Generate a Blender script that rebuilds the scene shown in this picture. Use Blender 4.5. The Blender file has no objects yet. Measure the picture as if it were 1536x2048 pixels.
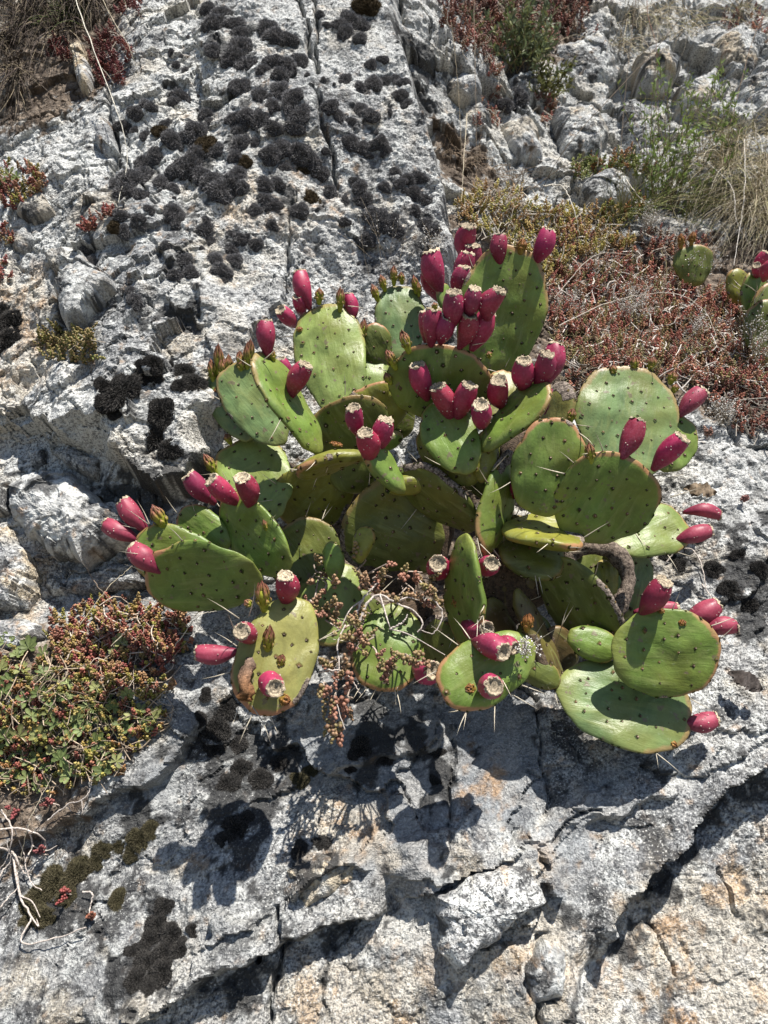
import bpy, math, random
import numpy as np
from mathutils import Vector, Matrix

# ------------------------------------------------------------------ camera, sky, sun, exposure
SC = bpy.context.scene
COL = SC.collection
FPX = 1540.0                       # focal length in photograph pixels (1536 x 2048)
PITCH = math.radians(-8)
CAM = np.array([0.0, 0.0, 1.5])
FWD = np.array([0.0, math.cos(PITCH), math.sin(PITCH)])
RGT = np.array([1.0, 0.0, 0.0])
def cr(a, b):
    """cross product, quick for single vectors"""
    if getattr(a, 'ndim', 1) > 1 or getattr(b, 'ndim', 1) > 1: return np.cross(a, b)
    return np.array((a[1] * b[2] - a[2] * b[1], a[2] * b[0] - a[0] * b[2], a[0] * b[1] - a[1] * b[0]))
UPV = cr(RGT, FWD)
cam_data = bpy.data.cameras.new('camera')
cam = bpy.data.objects.new('camera', cam_data)
COL.objects.link(cam)
cam.location = CAM
cam.rotation_euler = (math.radians(90) + PITCH, 0, 0)
cam_data.sensor_fit = 'HORIZONTAL'
cam_data.angle = 2 * math.atan(768 / FPX)
cam_data.clip_start = 0.02
cam_data.clip_end = 500
cam_data.dof.use_dof = True
cam_data.dof.focus_distance = 1.12
cam_data.dof.aperture_fstop = 11.0
SC.camera = cam

SUN_DIR = np.array([0.24, -0.16, 0.96]); SUN_DIR /= np.linalg.norm(SUN_DIR)
world = bpy.data.worlds.new('World'); SC.world = world; world.use_nodes = True
wn = world.node_tree.nodes; wl = world.node_tree.links
sky = wn.new('ShaderNodeTexSky'); sky.sky_type = 'NISHITA'; sky.sun_disc = False
sky.sun_elevation = math.asin(SUN_DIR[2]); sky.sun_rotation = math.atan2(SUN_DIR[0], SUN_DIR[1])
sky.altitude = 600
wl.new(sky.outputs[0], wn['Background'].inputs[0]); wn['Background'].inputs[1].default_value = 0.068
sun_data = bpy.data.lights.new('sun', 'SUN'); sun_data.energy = 5.0; sun_data.angle = math.radians(0.5)
sun_data.color = (1.0, 0.955, 0.89)
sun = bpy.data.objects.new('sun', sun_data); COL.objects.link(sun)
sun.location = tuple(CAM + SUN_DIR * 6)
sun.rotation_euler = Vector(-SUN_DIR).to_track_quat('-Z', 'Y').to_euler()
SC.view_settings.view_transform = 'Standard'; SC.view_settings.look = 'None'
SC.view_settings.exposure = 0.85; SC.view_settings.gamma = 1.0
SC.view_settings.use_curve_mapping = False
SC.cycles.max_bounces = 5; SC.cycles.diffuse_bounces = 2; SC.cycles.glossy_bounces = 2
SC.cycles.transparent_max_bounces = 4; SC.cycles.use_denoising = True

# ------------------------------------------------------------------ wall frame and pixel helpers
RNG = np.random.default_rng(7)
random.seed(7)
WN_ = math.radians(28)
NW = np.array([0.0, -math.cos(WN_), math.sin(WN_)])      # out of the rock face
VW = np.array([0.0, math.sin(WN_), math.cos(WN_)])       # up the rock face
UW = RGT
ORG = CAM + 1.25 * FWD

def ray(px, py):
    return RGT * ((px - 768) / FPX) + UPV * ((1024 - py) / FPX) + FWD      # unit depth along FWD
def plane_depth(px, py, h=0.0):
    d = ray(px, py)
    return float(np.dot(ORG + NW * h - CAM, NW) / np.dot(d, NW))
def uvh(px, py, h=0.0):
    p = CAM + ray(px, py) * plane_depth(px, py, h) - ORG
    return float(p @ UW), float(p @ VW)
def uvs(pts, h=0.0):
    return np.array([uvh(x, y, h) for x, y in pts])
def W(u, v, h):
    u = np.asarray(u)[..., None]; v = np.asarray(v)[..., None]; h = np.asarray(h)[..., None]
    return ORG + u * UW + v * VW + h * NW
def at(px, py, o):
    """point on the pixel's ray, o metres nearer than the rock plane"""
    return CAM + ray(px, py) * (plane_depth(px, py) - o)

# ------------------------------------------------------------------ noise
_perm = np.random.default_rng(3).permutation(4096)
_g2 = np.random.default_rng(4).uniform(0, 2 * np.pi, 4096)
_gx, _gy = np.cos(_g2), np.sin(_g2)
def _hash(ix, iy, s=0):
    return _perm[(_perm[(ix + s * 131) & 4095] + iy) & 4095]
def noise(x, y, s=0):
    ix = np.floor(x).astype(np.int64); iy = np.floor(y).astype(np.int64)
    fx = x - ix; fy = y - iy
    ux = fx * fx * fx * (fx * (fx * 6 - 15) + 10); uy = fy * fy * fy * (fy * (fy * 6 - 15) + 10)
    def g(a, b):
        k = _hash(ix + a, iy + b, s)
        return _gx[k] * (fx - a) + _gy[k] * (fy - b)
    n0 = g(0, 0) * (1 - ux) + g(1, 0) * ux
    n1 = g(0, 1) * (1 - ux) + g(1, 1) * ux
    return (n0 * (1 - uy) + n1 * uy) * 1.5
def fbm(x, y, octv=4, gain=0.5, s=0):
    t = 0; a = 1.0; f = 1.0
    for i in range(octv):
        t = t + a * noise(x * f + 17.3 * i, y * f - 9.1 * i, s + i); a *= gain; f *= 2.03
    return t
_jx = np.random.default_rng(5).random(4096); _jy = np.random.default_rng(6).random(4096)
_ta = np.random.default_rng(8).normal(size=4096); _tb = np.random.default_rng(9).normal(size=4096); _tc = np.random.default_rng(10).normal(size=4096)
def facets(x, y, s=0, tilt=0.6, step=0.5):
    """voronoi cells, each a tilted plane: broken, stepped rock. also returns border distance"""
    ix = np.floor(x).astype(np.int64); iy = np.floor(y).astype(np.int64)
    d1 = np.full(x.shape, 9.0); d2 = np.full(x.shape, 9.0); val = np.zeros(x.shape)
    for a in (-1, 0, 1):
        for b in (-1, 0, 1):
            k = _hash(ix + a, iy + b, s)
            dx = x - (ix + a + _jx[k]); dy = y - (iy + b + _jy[k])
            d = dx * dx + dy * dy
            near = d < d1
            d2 = np.where(near, d1, np.minimum(d2, d))
            val = np.where(near, tilt * (_ta[k] * dx + _tb[k] * dy) + step * _tc[k], val)
            d1 = np.where(near, d, d1)
    return val, np.sqrt(d2) - np.sqrt(d1)
def sstep(x, a, b):
    t = np.clip((x - a) / (b - a), 0, 1); return t * t * (3 - 2 * t)
def seg_dist(U, V, pts):
    """distance to a polyline and its side (+ = left of travel)"""
    best = np.full(U.shape, 1e9); side = np.zeros(U.shape)
    for (x0, y0), (x1, y1) in zip(pts[:-1], pts[1:]):
        dx, dy = x1 - x0, y1 - y0
        L2 = dx * dx + dy * dy + 1e-12
        t = np.clip(((U - x0) * dx + (V - y0) * dy) / L2, 0, 1)
        ex, ey = U - x0 - t * dx, V - y0 - t * dy
        d = np.hypot(ex, ey)
        c = dx * ey - dy * ex
        nb = d < best
        best = np.where(nb, d, best); side = np.where(nb, np.sign(c), side)
    return best, side
def poly_sd(U, V, pts):
    """signed distance, negative inside"""
    p = list(map(tuple, pts)); p.append(p[0])
    d, _ = seg_dist(U, V, p)
    ins = np.zeros(U.shape, bool)
    for (x0, y0), (x1, y1) in zip(p[:-1], p[1:]):
        c = ((y0 > V) != (y1 > V))
        xx = (x1 - x0) * (V - y0) / (y1 - y0 + 1e-12) + x0
        ins ^= c & (U < xx)
    return np.where(ins, -d, d)
class TPS:
    def __init__(s, pts):
        P = np.array([(uvh(x, y, h) + (h,)) for x, y, h in pts]); s.p = P[:, :2]
        n = len(P); d = np.linalg.norm(s.p[:, None] - s.p[None], axis=2)
        K = np.where(d > 0, d * d * np.log(d + 1e-12), 0) + np.eye(n) * 2e-3
        A = np.zeros((n + 3, n + 3)); A[:n, :n] = K; A[:n, n] = 1; A[:n, n + 1:] = s.p; A[n, :n] = 1; A[n + 1:, :n] = s.p.T
        s.w = np.linalg.solve(A, np.concatenate([P[:, 2], np.zeros(3)])); s.n = n
    def __call__(s, U, V):
        r = s.w[s.n] + s.w[s.n + 1] * U + s.w[s.n + 2] * V
        for (x, y), w in zip(s.p, s.w[:s.n]):
            d = np.hypot(U - x, V - y) + 1e-9; r = r + w * d * d * np.log(d)
        return r

# ------------------------------------------------------------------ mesh and object helpers
def mesh_np(name, V, F, col=None, smooth=True, extra=None):
    """F: list of (n,k) index arrays (k = 3 or 4)"""
    me = bpy.data.meshes.new(name)
    V = np.asarray(V, np.float32)
    F = [np.asarray(f, np.int32) for f in (F if isinstance(F, list) else [F]) if len(f)]
    me.vertices.add(len(V)); me.vertices.foreach_set('co', V.ravel())
    loops = np.concatenate([f.ravel() for f in F]); tot = np.concatenate([np.full(len(f), f.shape[1], np.int32) for f in F])
    me.loops.add(len(loops)); me.loops.foreach_set('vertex_index', loops)
    me.polygons.add(len(tot)); st = np.concatenate([[0], np.cumsum(tot)[:-1]]).astype(np.int32)
    me.polygons.foreach_set('loop_start', st); me.polygons.foreach_set('loop_total', tot)
    me.polygons.foreach_set('use_smooth', np.full(len(tot), smooth))
    me.update(calc_edges=True)
    if col is not None:
        c = np.asarray(col, np.float32)
        if c.ndim == 1: c = np.tile(c, (len(V), 1))
        if c.shape[1] == 3: c = np.concatenate([c, np.ones((len(c), 1), np.float32)], 1)
        a = me.color_attributes.new('Col', 'FLOAT_COLOR', 'POINT'); a.data.foreach_set('color', c.ravel())
    for k, arr in (extra or {}).items():
        a = me.attributes.new(k, 'FLOAT', 'POINT'); a.data.foreach_set('value', np.asarray(arr, np.float32))
    return me
def link(name, me, mat=None, parent=None, M=None, **props):
    o = bpy.data.objects.new(name, me); COL.objects.link(o)
    if mat is not None and me is not None and len(me.materials) == 0: me.materials.append(mat)
    if parent is not None: o.parent = parent
    if M is not None: o.matrix_local = M
    for k, v in props.items(): o[k] = v
    return o
def thing(name, loc, label, category, group=None):
    o = bpy.data.objects.new(name, None); COL.objects.link(o); o.location = tuple(loc); o.empty_display_size = 0.01
    o['label'] = label; o['category'] = category
    if group: o['group'] = group
    return o
def frame(origin, x, y, z):
    M = Matrix.Identity(4)
    for i, a in enumerate((x, y, z, origin)):
        for j in range(3): M[j][i] = float(a[j])
    return M
def unit(a):
    a = np.asarray(a, float); return a / (math.sqrt(a[0] * a[0] + a[1] * a[1] + a[2] * a[2]) + 1e-12)

class Batch:
    """collects many small transformed copies of templates into one mesh"""
    def __init__(s): s.V = []; s.F3 = []; s.F4 = []; s.C = []; s.n = 0
    def add(s, V, F, C):
        F = np.asarray(F)
        s.V.append(V); s.C.append(np.asarray(C)[:, :3]); (s.F3 if F.shape[1] == 3 else s.F4).append(F + s.n); s.n += len(V)
    def many(s, T, F, R, P, C):
        """T (k,3) template; R (n,3,3); P (n,3); C (n,k,3)"""
        n, k = len(R), len(T)
        if n == 0: return
        V = np.einsum('nij,kj->nki', R, T) + P[:, None, :]
        Fi = (np.asarray(F)[None] + (np.arange(n) * k)[:, None, None]).reshape(-1, np.asarray(F).shape[1])
        s.add(V.reshape(-1, 3), Fi, np.asarray(C).reshape(-1, 3))
    def mesh(s, name, smooth=True):
        F = []
        if s.F3: F.append(np.concatenate(s.F3))
        if s.F4: F.append(np.concatenate(s.F4))
        return mesh_np(name, np.concatenate(s.V), F, np.concatenate(s.C), smooth)

def tube(pts, rad, sides=5):
    """tapered tube along points; returns V, quads"""
    pts = np.asarray(pts, float); n = len(pts)
    rad = np.broadcast_to(np.asarray(rad, float), (n,))
    t = np.gradient(pts, axis=0); t /= np.linalg.norm(t, axis=1)[:, None] + 1e-12
    ref = np.array([0.3, 0.9, 0.2]) if abs(t[0] @ np.array([0.3, 0.9, 0.2])) < 0.9 else np.array([1.0, 0, 0])
    a = np.linspace(0, 2 * np.pi, sides, endpoint=False)
    x = np.cross(t, ref); x /= np.linalg.norm(x, axis=1)[:, None] + 1e-12; y = np.cross(t, x)
    V = (pts[:, None] + rad[:, None, None] * (np.cos(a)[None, :, None] * x[:, None] + np.sin(a)[None, :, None] * y[:, None])).reshape(-1, 3)
    i, j = np.meshgrid(np.arange(n - 1) * sides, np.arange(sides), indexing='ij'); k = (j + 1) % sides
    return V, np.stack([i + j, i + k, i + sides + k, i + sides + j], -1).reshape(-1, 4)
def curve_pts(ctrl, n):
    """catmull-rom through control points"""
    c = np.asarray(ctrl, float); c = np.concatenate([[2 * c[0] - c[1]], c, [2 * c[-1] - c[-2]]])
    out = []
    ts = np.linspace(0, len(c) - 3 - 1e-6, n)
    for t in ts:
        i = int(t); f = t - i
        p0, p1, p2, p3 = c[i:i + 4]
        out.append(0.5 * ((2 * p1) + (-p0 + p2) * f + (2 * p0 - 5 * p1 + 4 * p2 - p3) * f * f + (-p0 + 3 * p1 - 3 * p2 + p3) * f ** 3))
    return np.array(out)

# ------------------------------------------------------------------ materials
def new_mat(name):
    m = bpy.data.materials.new(name); m.use_nodes = True
    return m, m.node_tree.nodes, m.node_tree.links, m.node_tree.nodes['Principled BSDF']
class NT:
    """tiny node helper"""
    def __init__(s, m): s.t = m.node_tree; s.n = s.t.nodes; s.l = s.t.links
    def lk(s, a, b): s.l.new(a, b)
    def put(s, sock, v):
        if hasattr(v, 'is_linked') or hasattr(v, 'links'): s.l.new(v, sock)
        else: sock.default_value = v
    def coord(s, out='Object'): return s.n.new('ShaderNodeTexCoord').outputs[out]
    def noise(s, vec, scale, detail=3, rough=0.5, dist=0.0):
        k = s.n.new('ShaderNodeTexNoise'); s.lk(vec, k.inputs['Vector'])
        k.inputs['Scale'].default_value = scale; k.inputs['Detail'].default_value = detail
        k.inputs['Roughness'].default_value = rough; k.inputs['Distortion'].default_value = dist
        return k.outputs['Fac']
    def vor(s, vec, scale, feature='F1', out='Distance'):
        k = s.n.new('ShaderNodeTexVoronoi'); s.lk(vec, k.inputs['Vector']); k.feature = feature
        k.inputs['Scale'].default_value = scale; return k.outputs[out]
    def ramp(s, fac, a, b, va=0.0, vb=1.0):
        k = s.n.new('ShaderNodeMapRange'); k.clamp = True; k.interpolation_type = 'SMOOTHSTEP'; s.lk(fac, k.inputs[0])
        for i, v in zip((1, 2, 3, 4), (a, b, va, vb)): k.inputs[i].default_value = v
        return k.outputs[0]
    def mix(s, fac, a, b, mode='MIX'):
        k = s.n.new('ShaderNodeMix'); k.data_type = 'RGBA'; k.blend_type = mode
        s.put(k.inputs[0], fac)
        for sock, v in ((k.inputs[6], a), (k.inputs[7], b)):
            s.put(sock, v if not isinstance(v, tuple) else (v + (1,) if len(v) == 3 else v))
        return k.outputs[2]
    def math(s, op, a, b=0.0):
        k = s.n.new('ShaderNodeMath'); k.operation = op; s.put(k.inputs[0], a); s.put(k.inputs[1], b); return k.outputs[0]
    def attr(s, name, out='Fac'):
        k = s.n.new('ShaderNodeAttribute'); k.attribute_name = name; return k.outputs[out]
    def scale(s, vec, sx, sy, sz, rot=(0, 0, 0)):
        k = s.n.new('ShaderNodeMapping'); s.lk(vec, k.inputs[0]); k.inputs['Scale'].default_value = (sx, sy, sz); k.inputs['Rotation'].default_value = rot
        return k.outputs[0]
    def bump(s, height, strength, dist, normal=None):
        k = s.n.new('ShaderNodeBump'); s.lk(height, k.inputs['Height']); k.inputs['Strength'].default_value = strength
        k.inputs['Distance'].default_value = dist
        if normal is not None: s.lk(normal, k.inputs['Normal'])
        return k.outputs[0]

def rock_material(name):
    """vertex colour carries the slow variation of the stone; grain, flecks and fine relief are noise"""
    m, n, l, bs = new_mat(name); t = NT(m)
    c = t.n.new('ShaderNodeNewGeometry').outputs['Position']
    base = t.attr('Col', 'Color'); soil = t.attr('soil'); dk = t.attr('dark')
    g1 = t.noise(c, 300, 2, 0.7); g2 = t.noise(c, 145, 3, 0.7, 0.4)
    st = t.math('MULTIPLY', t.attr('speck'), t.math('SUBTRACT', 1.0, t.math('MULTIPLY', t.math('MAXIMUM', soil, dk), 0.75)))
    base = t.mix(t.math('MULTIPLY', t.ramp(g2, 0.36, 0.50, 0.80, 0.0), st), base, (0.060, 0.061, 0.064))
    base = t.mix(t.math('MULTIPLY', t.ramp(g1, 0.375, 0.485, 0.82, 0.0), st), base, (0.050, 0.050, 0.053))
    base = t.mix(t.math('MULTIPLY', t.ramp(g1, 0.56, 0.68, 0.0, 0.65), st), base, (0.70, 0.70, 0.67))
    base = t.mix(t.math('MULTIPLY', soil, t.ramp(g2, 0.36, 0.6, 0.65, 0.0)), base, (0.06, 0.045, 0.032))
    l.new(base, bs.inputs['Base Color'])
    bs.inputs['Roughness'].default_value = 0.85; bs.inputs['Specular IOR Level'].default_value = 0.3
    l.new(t.bump(t.math('ADD', t.math('MULTIPLY', g1, 0.7), g2), 1.0, 0.004), bs.inputs['Normal'])
    return m
M_ROCK = rock_material('rock_gneiss')
def rock_colour(x, y, soil, ochre, dark, z=0.0, warm=0.0, pale=None, slab=None, cream=None):
    """slow colour variation of weathered gneiss plus some painted shade; returns (n,3) and the broken-edged masks"""
    def mixc(c, k, rgb): return c * (1 - k[..., None]) + np.array(rgb) * k[..., None]
    c = np.zeros(x.shape + (3,)) + np.array([0.28, 0.285, 0.285])
    c = mixc(c, sstep(fbm(x * 5 + z, y * 5, 4, 0.6, 101), -0.3, 0.4), (0.42, 0.42, 0.405))
    c = mixc(c, 0.8 * sstep(fbm(x * 22 + z, y * 22, 4, 0.65, 111), -0.05, 0.5), (0.58, 0.59, 0.565))
    fx = x * ca_ + y * sa_; fy = -x * sa_ + y * ca_
    c = mixc(c, 0.6 * sstep(fbm(fx * 16 + z, fy * 90 + 3 * fbm(x * 10, y * 10, 2, 0.5, 9), 3, 0.6, 121), 0.10, 0.6), (0.15, 0.155, 0.16))
    c = mixc(c, (0.45 + warm) * sstep(fbm(x * 8 + z + 3, y * 8, 4, 0.65, 131) + warm, 0.22, 0.7), (0.42, 0.34, 0.22))
    c = mixc(c, 0.55 * sstep(noise(x * 42 + z, y * 42, 141) + 0.5 * noise(x * 110, y * 110, 142), 0.55, 0.8), (0.42, 0.27, 0.15))
    c = mixc(c, 0.9 * sstep(fbm(x * 13 + z, y * 13, 5, 0.7, 151), 0.42, 0.66), (0.045, 0.045, 0.045))
    c = mixc(c, 0.55 * sstep(fbm(x * 40 + z, y * 40, 3, 0.7, 161), 0.30, 0.75), (0.07, 0.07, 0.072))
    if pale is not None:
        c = mixc(c, pale * 0.72, (0.60, 0.605, 0.58)); c = mixc(c, pale * 0.5 * sstep(fbm(x * 6 + 9, y * 6, 3, 0.6, 177), 0.15, 0.6), (0.62, 0.55, 0.43))
    if slab is not None: c = mixc(c, slab * 0.85, (0.235, 0.25, 0.262)); c = mixc(c, slab * 0.6 * sstep(fbm(x * 9 + 4, y * 14, 4, 0.65, 178), 0.0, 0.5), (0.34, 0.33, 0.31)); c = mixc(c, slab * 0.5 * sstep(fbm(fx * 14, fy * 50, 3, 0.65, 179), 0.2, 0.6), (0.10, 0.10, 0.105))  # smooth slab: its bluish grey has shade painted into the colour
    br = fbm(x * 28 + z, y * 28, 4, 0.7, 171)
    if cream is not None: c = mixc(c, 0.52 * sstep(cream + 0.55 * fbm(x * 11 + 5, y * 11, 4, 0.65, 186), 0.35, 0.95), (0.56, 0.49, 0.38)); c = mixc(c, 0.5 * cream * sstep(fbm(x * 16 + 5, y * 12, 4, 0.7, 187), 0.25, 0.6), (0.44, 0.27, 0.12))
    ok = sstep(ochre + 0.5 * br, 0.30, 0.95)
    c = mixc(c, 0.8 * ok, (0.36, 0.22, 0.11))
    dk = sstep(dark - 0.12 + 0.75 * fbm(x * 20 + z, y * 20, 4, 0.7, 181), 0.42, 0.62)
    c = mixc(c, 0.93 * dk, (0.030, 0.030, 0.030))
    so = sstep(soil + 0.5 * br, 0.40, 0.75)
    sc = mixc(np.zeros(x.shape + (3,)) + np.array([0.10, 0.072, 0.050]), sstep(fbm(x * 30, y * 30, 3, 0.6, 191), -0.3, 0.5), (0.25, 0.195, 0.145))
    c = c * (1 - so[..., None]) + sc * so[..., None]
    return c, so, dk
ca_, sa_ = math.cos(0.55), math.sin(0.55)

def col_material(name, rough=0.6, spec=0.3, nscale=120, namt=0.35, bump=0.0, bscale=200, sheen=0.0, trans=0.0, bdist=0.002):
    m, n, l, bs = new_mat(name); t = NT(m)
    c = t.coord('Object'); a = t.attr('Col', 'Color')
    nz = t.noise(c, nscale, 4, 0.6)
    k = t.ramp(nz, 0.3, 0.7, 1 - namt, 1 + namt)
    mul = t.n.new('ShaderNodeVectorMath'); mul.operation = 'SCALE'; t.lk(a, mul.inputs[0]); t.lk(k, mul.inputs['Scale'])
    l.new(mul.outputs[0], bs.inputs['Base Color'])
    bs.inputs['Roughness'].default_value = rough; bs.inputs['Specular IOR Level'].default_value = spec
    if bump: l.new(t.bump(t.noise(c, bscale, 4, 0.65), bump, bdist), bs.inputs['Normal'])
    if trans:
        tr = t.n.new('ShaderNodeBsdfTranslucent'); l.new(mul.outputs[0], tr.inputs[0])
        mx = t.n.new('ShaderNodeMixShader'); mx.inputs[0].default_value = trans
        l.new(bs.outputs[0], mx.inputs[1]); l.new(tr.outputs[0], mx.inputs[2]); l.new(mx.outputs[0], t.n['Material Output'].inputs[0])
    return m
# where the moss cushions sit (photograph pixels, radius)
CUSH = [(415,18,16),(440,30,18),(430,50,22),(470,50,20),(480,68,16),(535,60,22),(550,76,22),(572,80,18),(480,100,28),(466,118,24),(492,132,24),(550,125,20),(570,134,24),(600,125,18),(560,152,18),(525,140,14),(560,185,22),(590,190,16),
 (480,175,20),(520,195,18),(545,215,18),(580,205,22),(600,230,22),(590,252,20),(470,240,20),(492,235,18),(520,245,26),(545,257,18),(480,265,16),(510,285,12),(480,290,20),(470,315,16),(475,350,20),(485,375,14),(460,382,18),(530,370,18),(555,372,16),
 (570,335,14),(490,325,14),(540,310,20),(562,300,20),(600,310,24),(620,324,22),(612,344,16),(640,350,18),(660,385,16),(530,400,16),(546,412,16),(510,420,14),(545,450,12),(480,480,16),(512,490,14),(600,422,18),(622,397,18),(700,285,16),(680,55,20),
 (702,45,22),(690,67,18),(722,57,22),(735,15,24),(720,78,14),(640,30,10),(742,130,12),(747,167,18),(720,175,12),(770,165,14),(690,160,14),(720,220,16),(742,232,16),(660,215,16),(676,232,14),(700,243,10),(790,162,16),(808,167,14),(800,195,16),
 (814,208,12),(766,120,10),(722,297,16),(704,290,14),(762,287,16),(746,292,12),(772,302,14),(790,345,12),(800,367,12),(815,360,14),(838,357,16),(845,402,18),(828,390,16),(830,422,12),(770,375,12),(720,377,16),(727,402,18),(745,432,20),(763,442,22),
 (782,446,18),(792,462,16),(735,482,16),(850,452,18),(868,462,14),(690,445,10),(710,365,12),(690,402,12),(425,52,20),(425,100,16),(290,210,14),(270,227,16),(332,255,14),(318,262,14),(302,215,12),(360,197,20),(348,204,12),(412,232,18),(417,247,12),
 (240,255,12),(256,257,14),(290,272,12),(322,268,12),(345,282,20),(390,267,24),(370,278,16),(412,292,24),(392,312,22),(432,302,18),(375,337,26),(402,352,22),(420,364,20),(380,322,18),(350,342,18),(440,382,26),(462,372,22),(310,312,18),(290,327,20),
 (265,362,28),(286,352,20),(250,387,24),(230,370,14),(322,367,18),(346,377,14),(336,360,12),(280,392,18),(300,420,10),(340,432,14),(356,442,16),(345,425,18),(275,442,14),(286,456,10),(240,432,14),(410,462,18),(422,482,12),(370,522,16),(380,546,16),
 (350,552,16),(270,602,16),(260,582,10),(432,522,16),(442,542,18),(450,556,12),(412,442,10),(230,457,14),(250,472,14),(170,502,16),(182,522,12),(332,492,12),(470,522,16),(462,502,14)]
# ------------------------------------------------------------------ the rock face: one displaced sheet in wall coordinates
FIELD_A = TPS([(300,50,.0),(450,100,.05),(600,200,.07),(750,250,.05),(850,420,.02),(500,350,.07),(350,450,.06),(250,650,.07),(500,600,.03),
  (700,550,0),(800,700,-.05),(850,1000,-.10),(650,1000,-.08),(1100,1000,-.08),(100,150,-.06),(60,350,.0),(60,600,.02),(100,800,.0),(60,1000,.0),
  (300,850,.06),(200,1150,-.05),(380,1050,-.02),(100,1350,.05),(80,1600,.0),(300,1450,.04),(100,1900,.04),(400,1800,.05),(600,1500,.0),(700,1900,.03),
  (900,1500,-.01),(1000,1800,.04),(1250,1600,.03),(1250,1300,-.02),(1450,1200,.03),(1400,960,.0),(1450,1500,.06),(1400,1900,.08),(1000,1300,-.06),(700,1300,-.05),
  (-500,0,-.1),(-600,1000,.0),(-500,2000,.05),(2100,2000,.1),(2200,1200,.0),(700,2500,.1),(600,-500,-.1),(1500,-300,-.3),(1000,800,-.06),(1300,850,-.03)])
FIELD_B = TPS([(1000,800,-.07),(1300,790,-.08),(1500,900,-.06),(1200,600,-.22),(1500,600,-.20),(1000,470,-.20),(1300,420,-.32),(1500,350,-.33),
  (900,250,-.18),(860,60,-.12),(1100,250,-.38),(1400,150,-.46),(1000,50,-.36),(1300,0,-.52),(1900,600,-.2),(1900,0,-.5),(1100,-300,-.5),(1700,1000,-.05),
  (1000,330,-.24),(1180,380,-.28),(820,-200,-.2)])
POLY_B = uvs([(765,-500),(775,0),(800,100),(838,215),(880,350),(905,470),(880,560),(960,700),(1060,800),(1250,832),(1330,838),(1420,890),(1536,985),(2000,1200),(3000,1200),(3000,-900)])
SOIL_A = [uvs(p) for p in ( [(-30,1500),(80,1560),(200,1570),(160,1660),(60,1720),(-30,1800)], [(-30,1290),(120,1260),(330,1230),(350,1370),(300,1470),(200,1560),(80,1580),(-30,1560)],
    [(-40,-80),(260,-80),(240,60),(200,180),(90,230),(-40,230)], [(560,900),(1000,880),(1090,1100),(1000,1330),(700,1350),(560,1200)])]
OCHRE_A = [(uvs(p), w) for p, w in (([(-30,560),(90,560),(140,700),(60,760),(-30,760)], .5), ([(920,1565),(985,1550),(980,1590),(930,1600)], 1.0),
    ([(1240,1790),(1330,1800),(1360,2100),(1250,2100)], .55), ([(640,1600),(760,1590),(760,1700),(600,1760)], .5), ([(520,430),(580,420),(590,480),(540,500)], .5),
    ([(560,360),(700,390),(690,470),(600,460)], .4))]
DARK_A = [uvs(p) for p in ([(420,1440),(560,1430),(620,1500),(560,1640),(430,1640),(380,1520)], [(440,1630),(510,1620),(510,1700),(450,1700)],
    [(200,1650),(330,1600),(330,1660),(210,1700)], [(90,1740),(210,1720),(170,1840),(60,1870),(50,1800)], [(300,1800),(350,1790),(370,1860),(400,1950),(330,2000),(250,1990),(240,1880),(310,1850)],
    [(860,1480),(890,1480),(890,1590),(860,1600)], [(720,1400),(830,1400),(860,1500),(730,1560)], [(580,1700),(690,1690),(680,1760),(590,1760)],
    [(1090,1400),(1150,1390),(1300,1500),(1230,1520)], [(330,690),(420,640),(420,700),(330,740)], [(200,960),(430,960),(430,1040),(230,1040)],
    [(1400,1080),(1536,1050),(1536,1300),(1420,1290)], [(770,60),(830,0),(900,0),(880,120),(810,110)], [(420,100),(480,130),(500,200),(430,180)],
    [(1150,1910),(1210,1800),(1290,1695),(1400,1585),(1536,1490),(1700,1390),(1700,1440),(1540,1550),(1420,1640),(1310,1750),(1230,1850),(1180,1920)],  # dark lichen below the big ridge, with the ridge's shade painted in
    [(300,2010),(450,1930),(560,1880),(690,1840),(790,1800),(770,1850),(660,1890),(560,1930),(440,1980),(330,2060)])]  # shade under the lower diagonal step, painted dark

def axis(lo, hi, step, ext_lo, ext_hi, cap=0.03):
    core = np.arange(lo, hi, step)
    def tail(x0, x1, sgn):
        r = []; d = step; x = x0
        while (x1 - x) * sgn > 0: d *= 1.12; d = min(d, cap); x += sgn * d; r.append(x)
        return r
    return np.array(tail(core[0], ext_lo, -1)[::-1] + list(core) + tail(core[-1], ext_hi, 1))
DU = 0.0031
AU = axis(-0.84, 0.92, DU, -1.6, 1.7, 0.009); AV = axis(-0.76, 1.72, DU, -1.45, 2.9)
U, V = np.meshgrid(AU, AV)

def macro(U, V):
    wu = U + 0.012 * fbm(U * 9, V * 9, 3, 0.6, 20) + 0.004 * noise(U * 60, V * 60, 25); wv = V + 0.012 * fbm(U * 9, V * 9, 3, 0.6, 30) + 0.004 * noise(U * 60, V * 60, 26)
    A = FIELD_A(U, V); B = FIELD_B(U, V)
    mb = sstep(-poly_sd(wu, wv, POLY_B), -0.012, 0.035)
    return A, B, mb, wu, wv
A, B, MB, WU, WV = macro(U, V)
def box_of(P, mar):
    i0, i1 = np.searchsorted(AV, [P[:, 1].min() - mar, P[:, 1].max() + mar]); j0, j1 = np.searchsorted(AU, [P[:, 0].min() - mar, P[:, 0].max() + mar])
    return slice(i0, i1), slice(j0, j1)
def pmask(P, a, b_):
    r = np.zeros_like(U); b = box_of(P, 0.1); r[b] = sstep(-poly_sd(WU[b], WV[b], P), a, b_); return r
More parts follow.
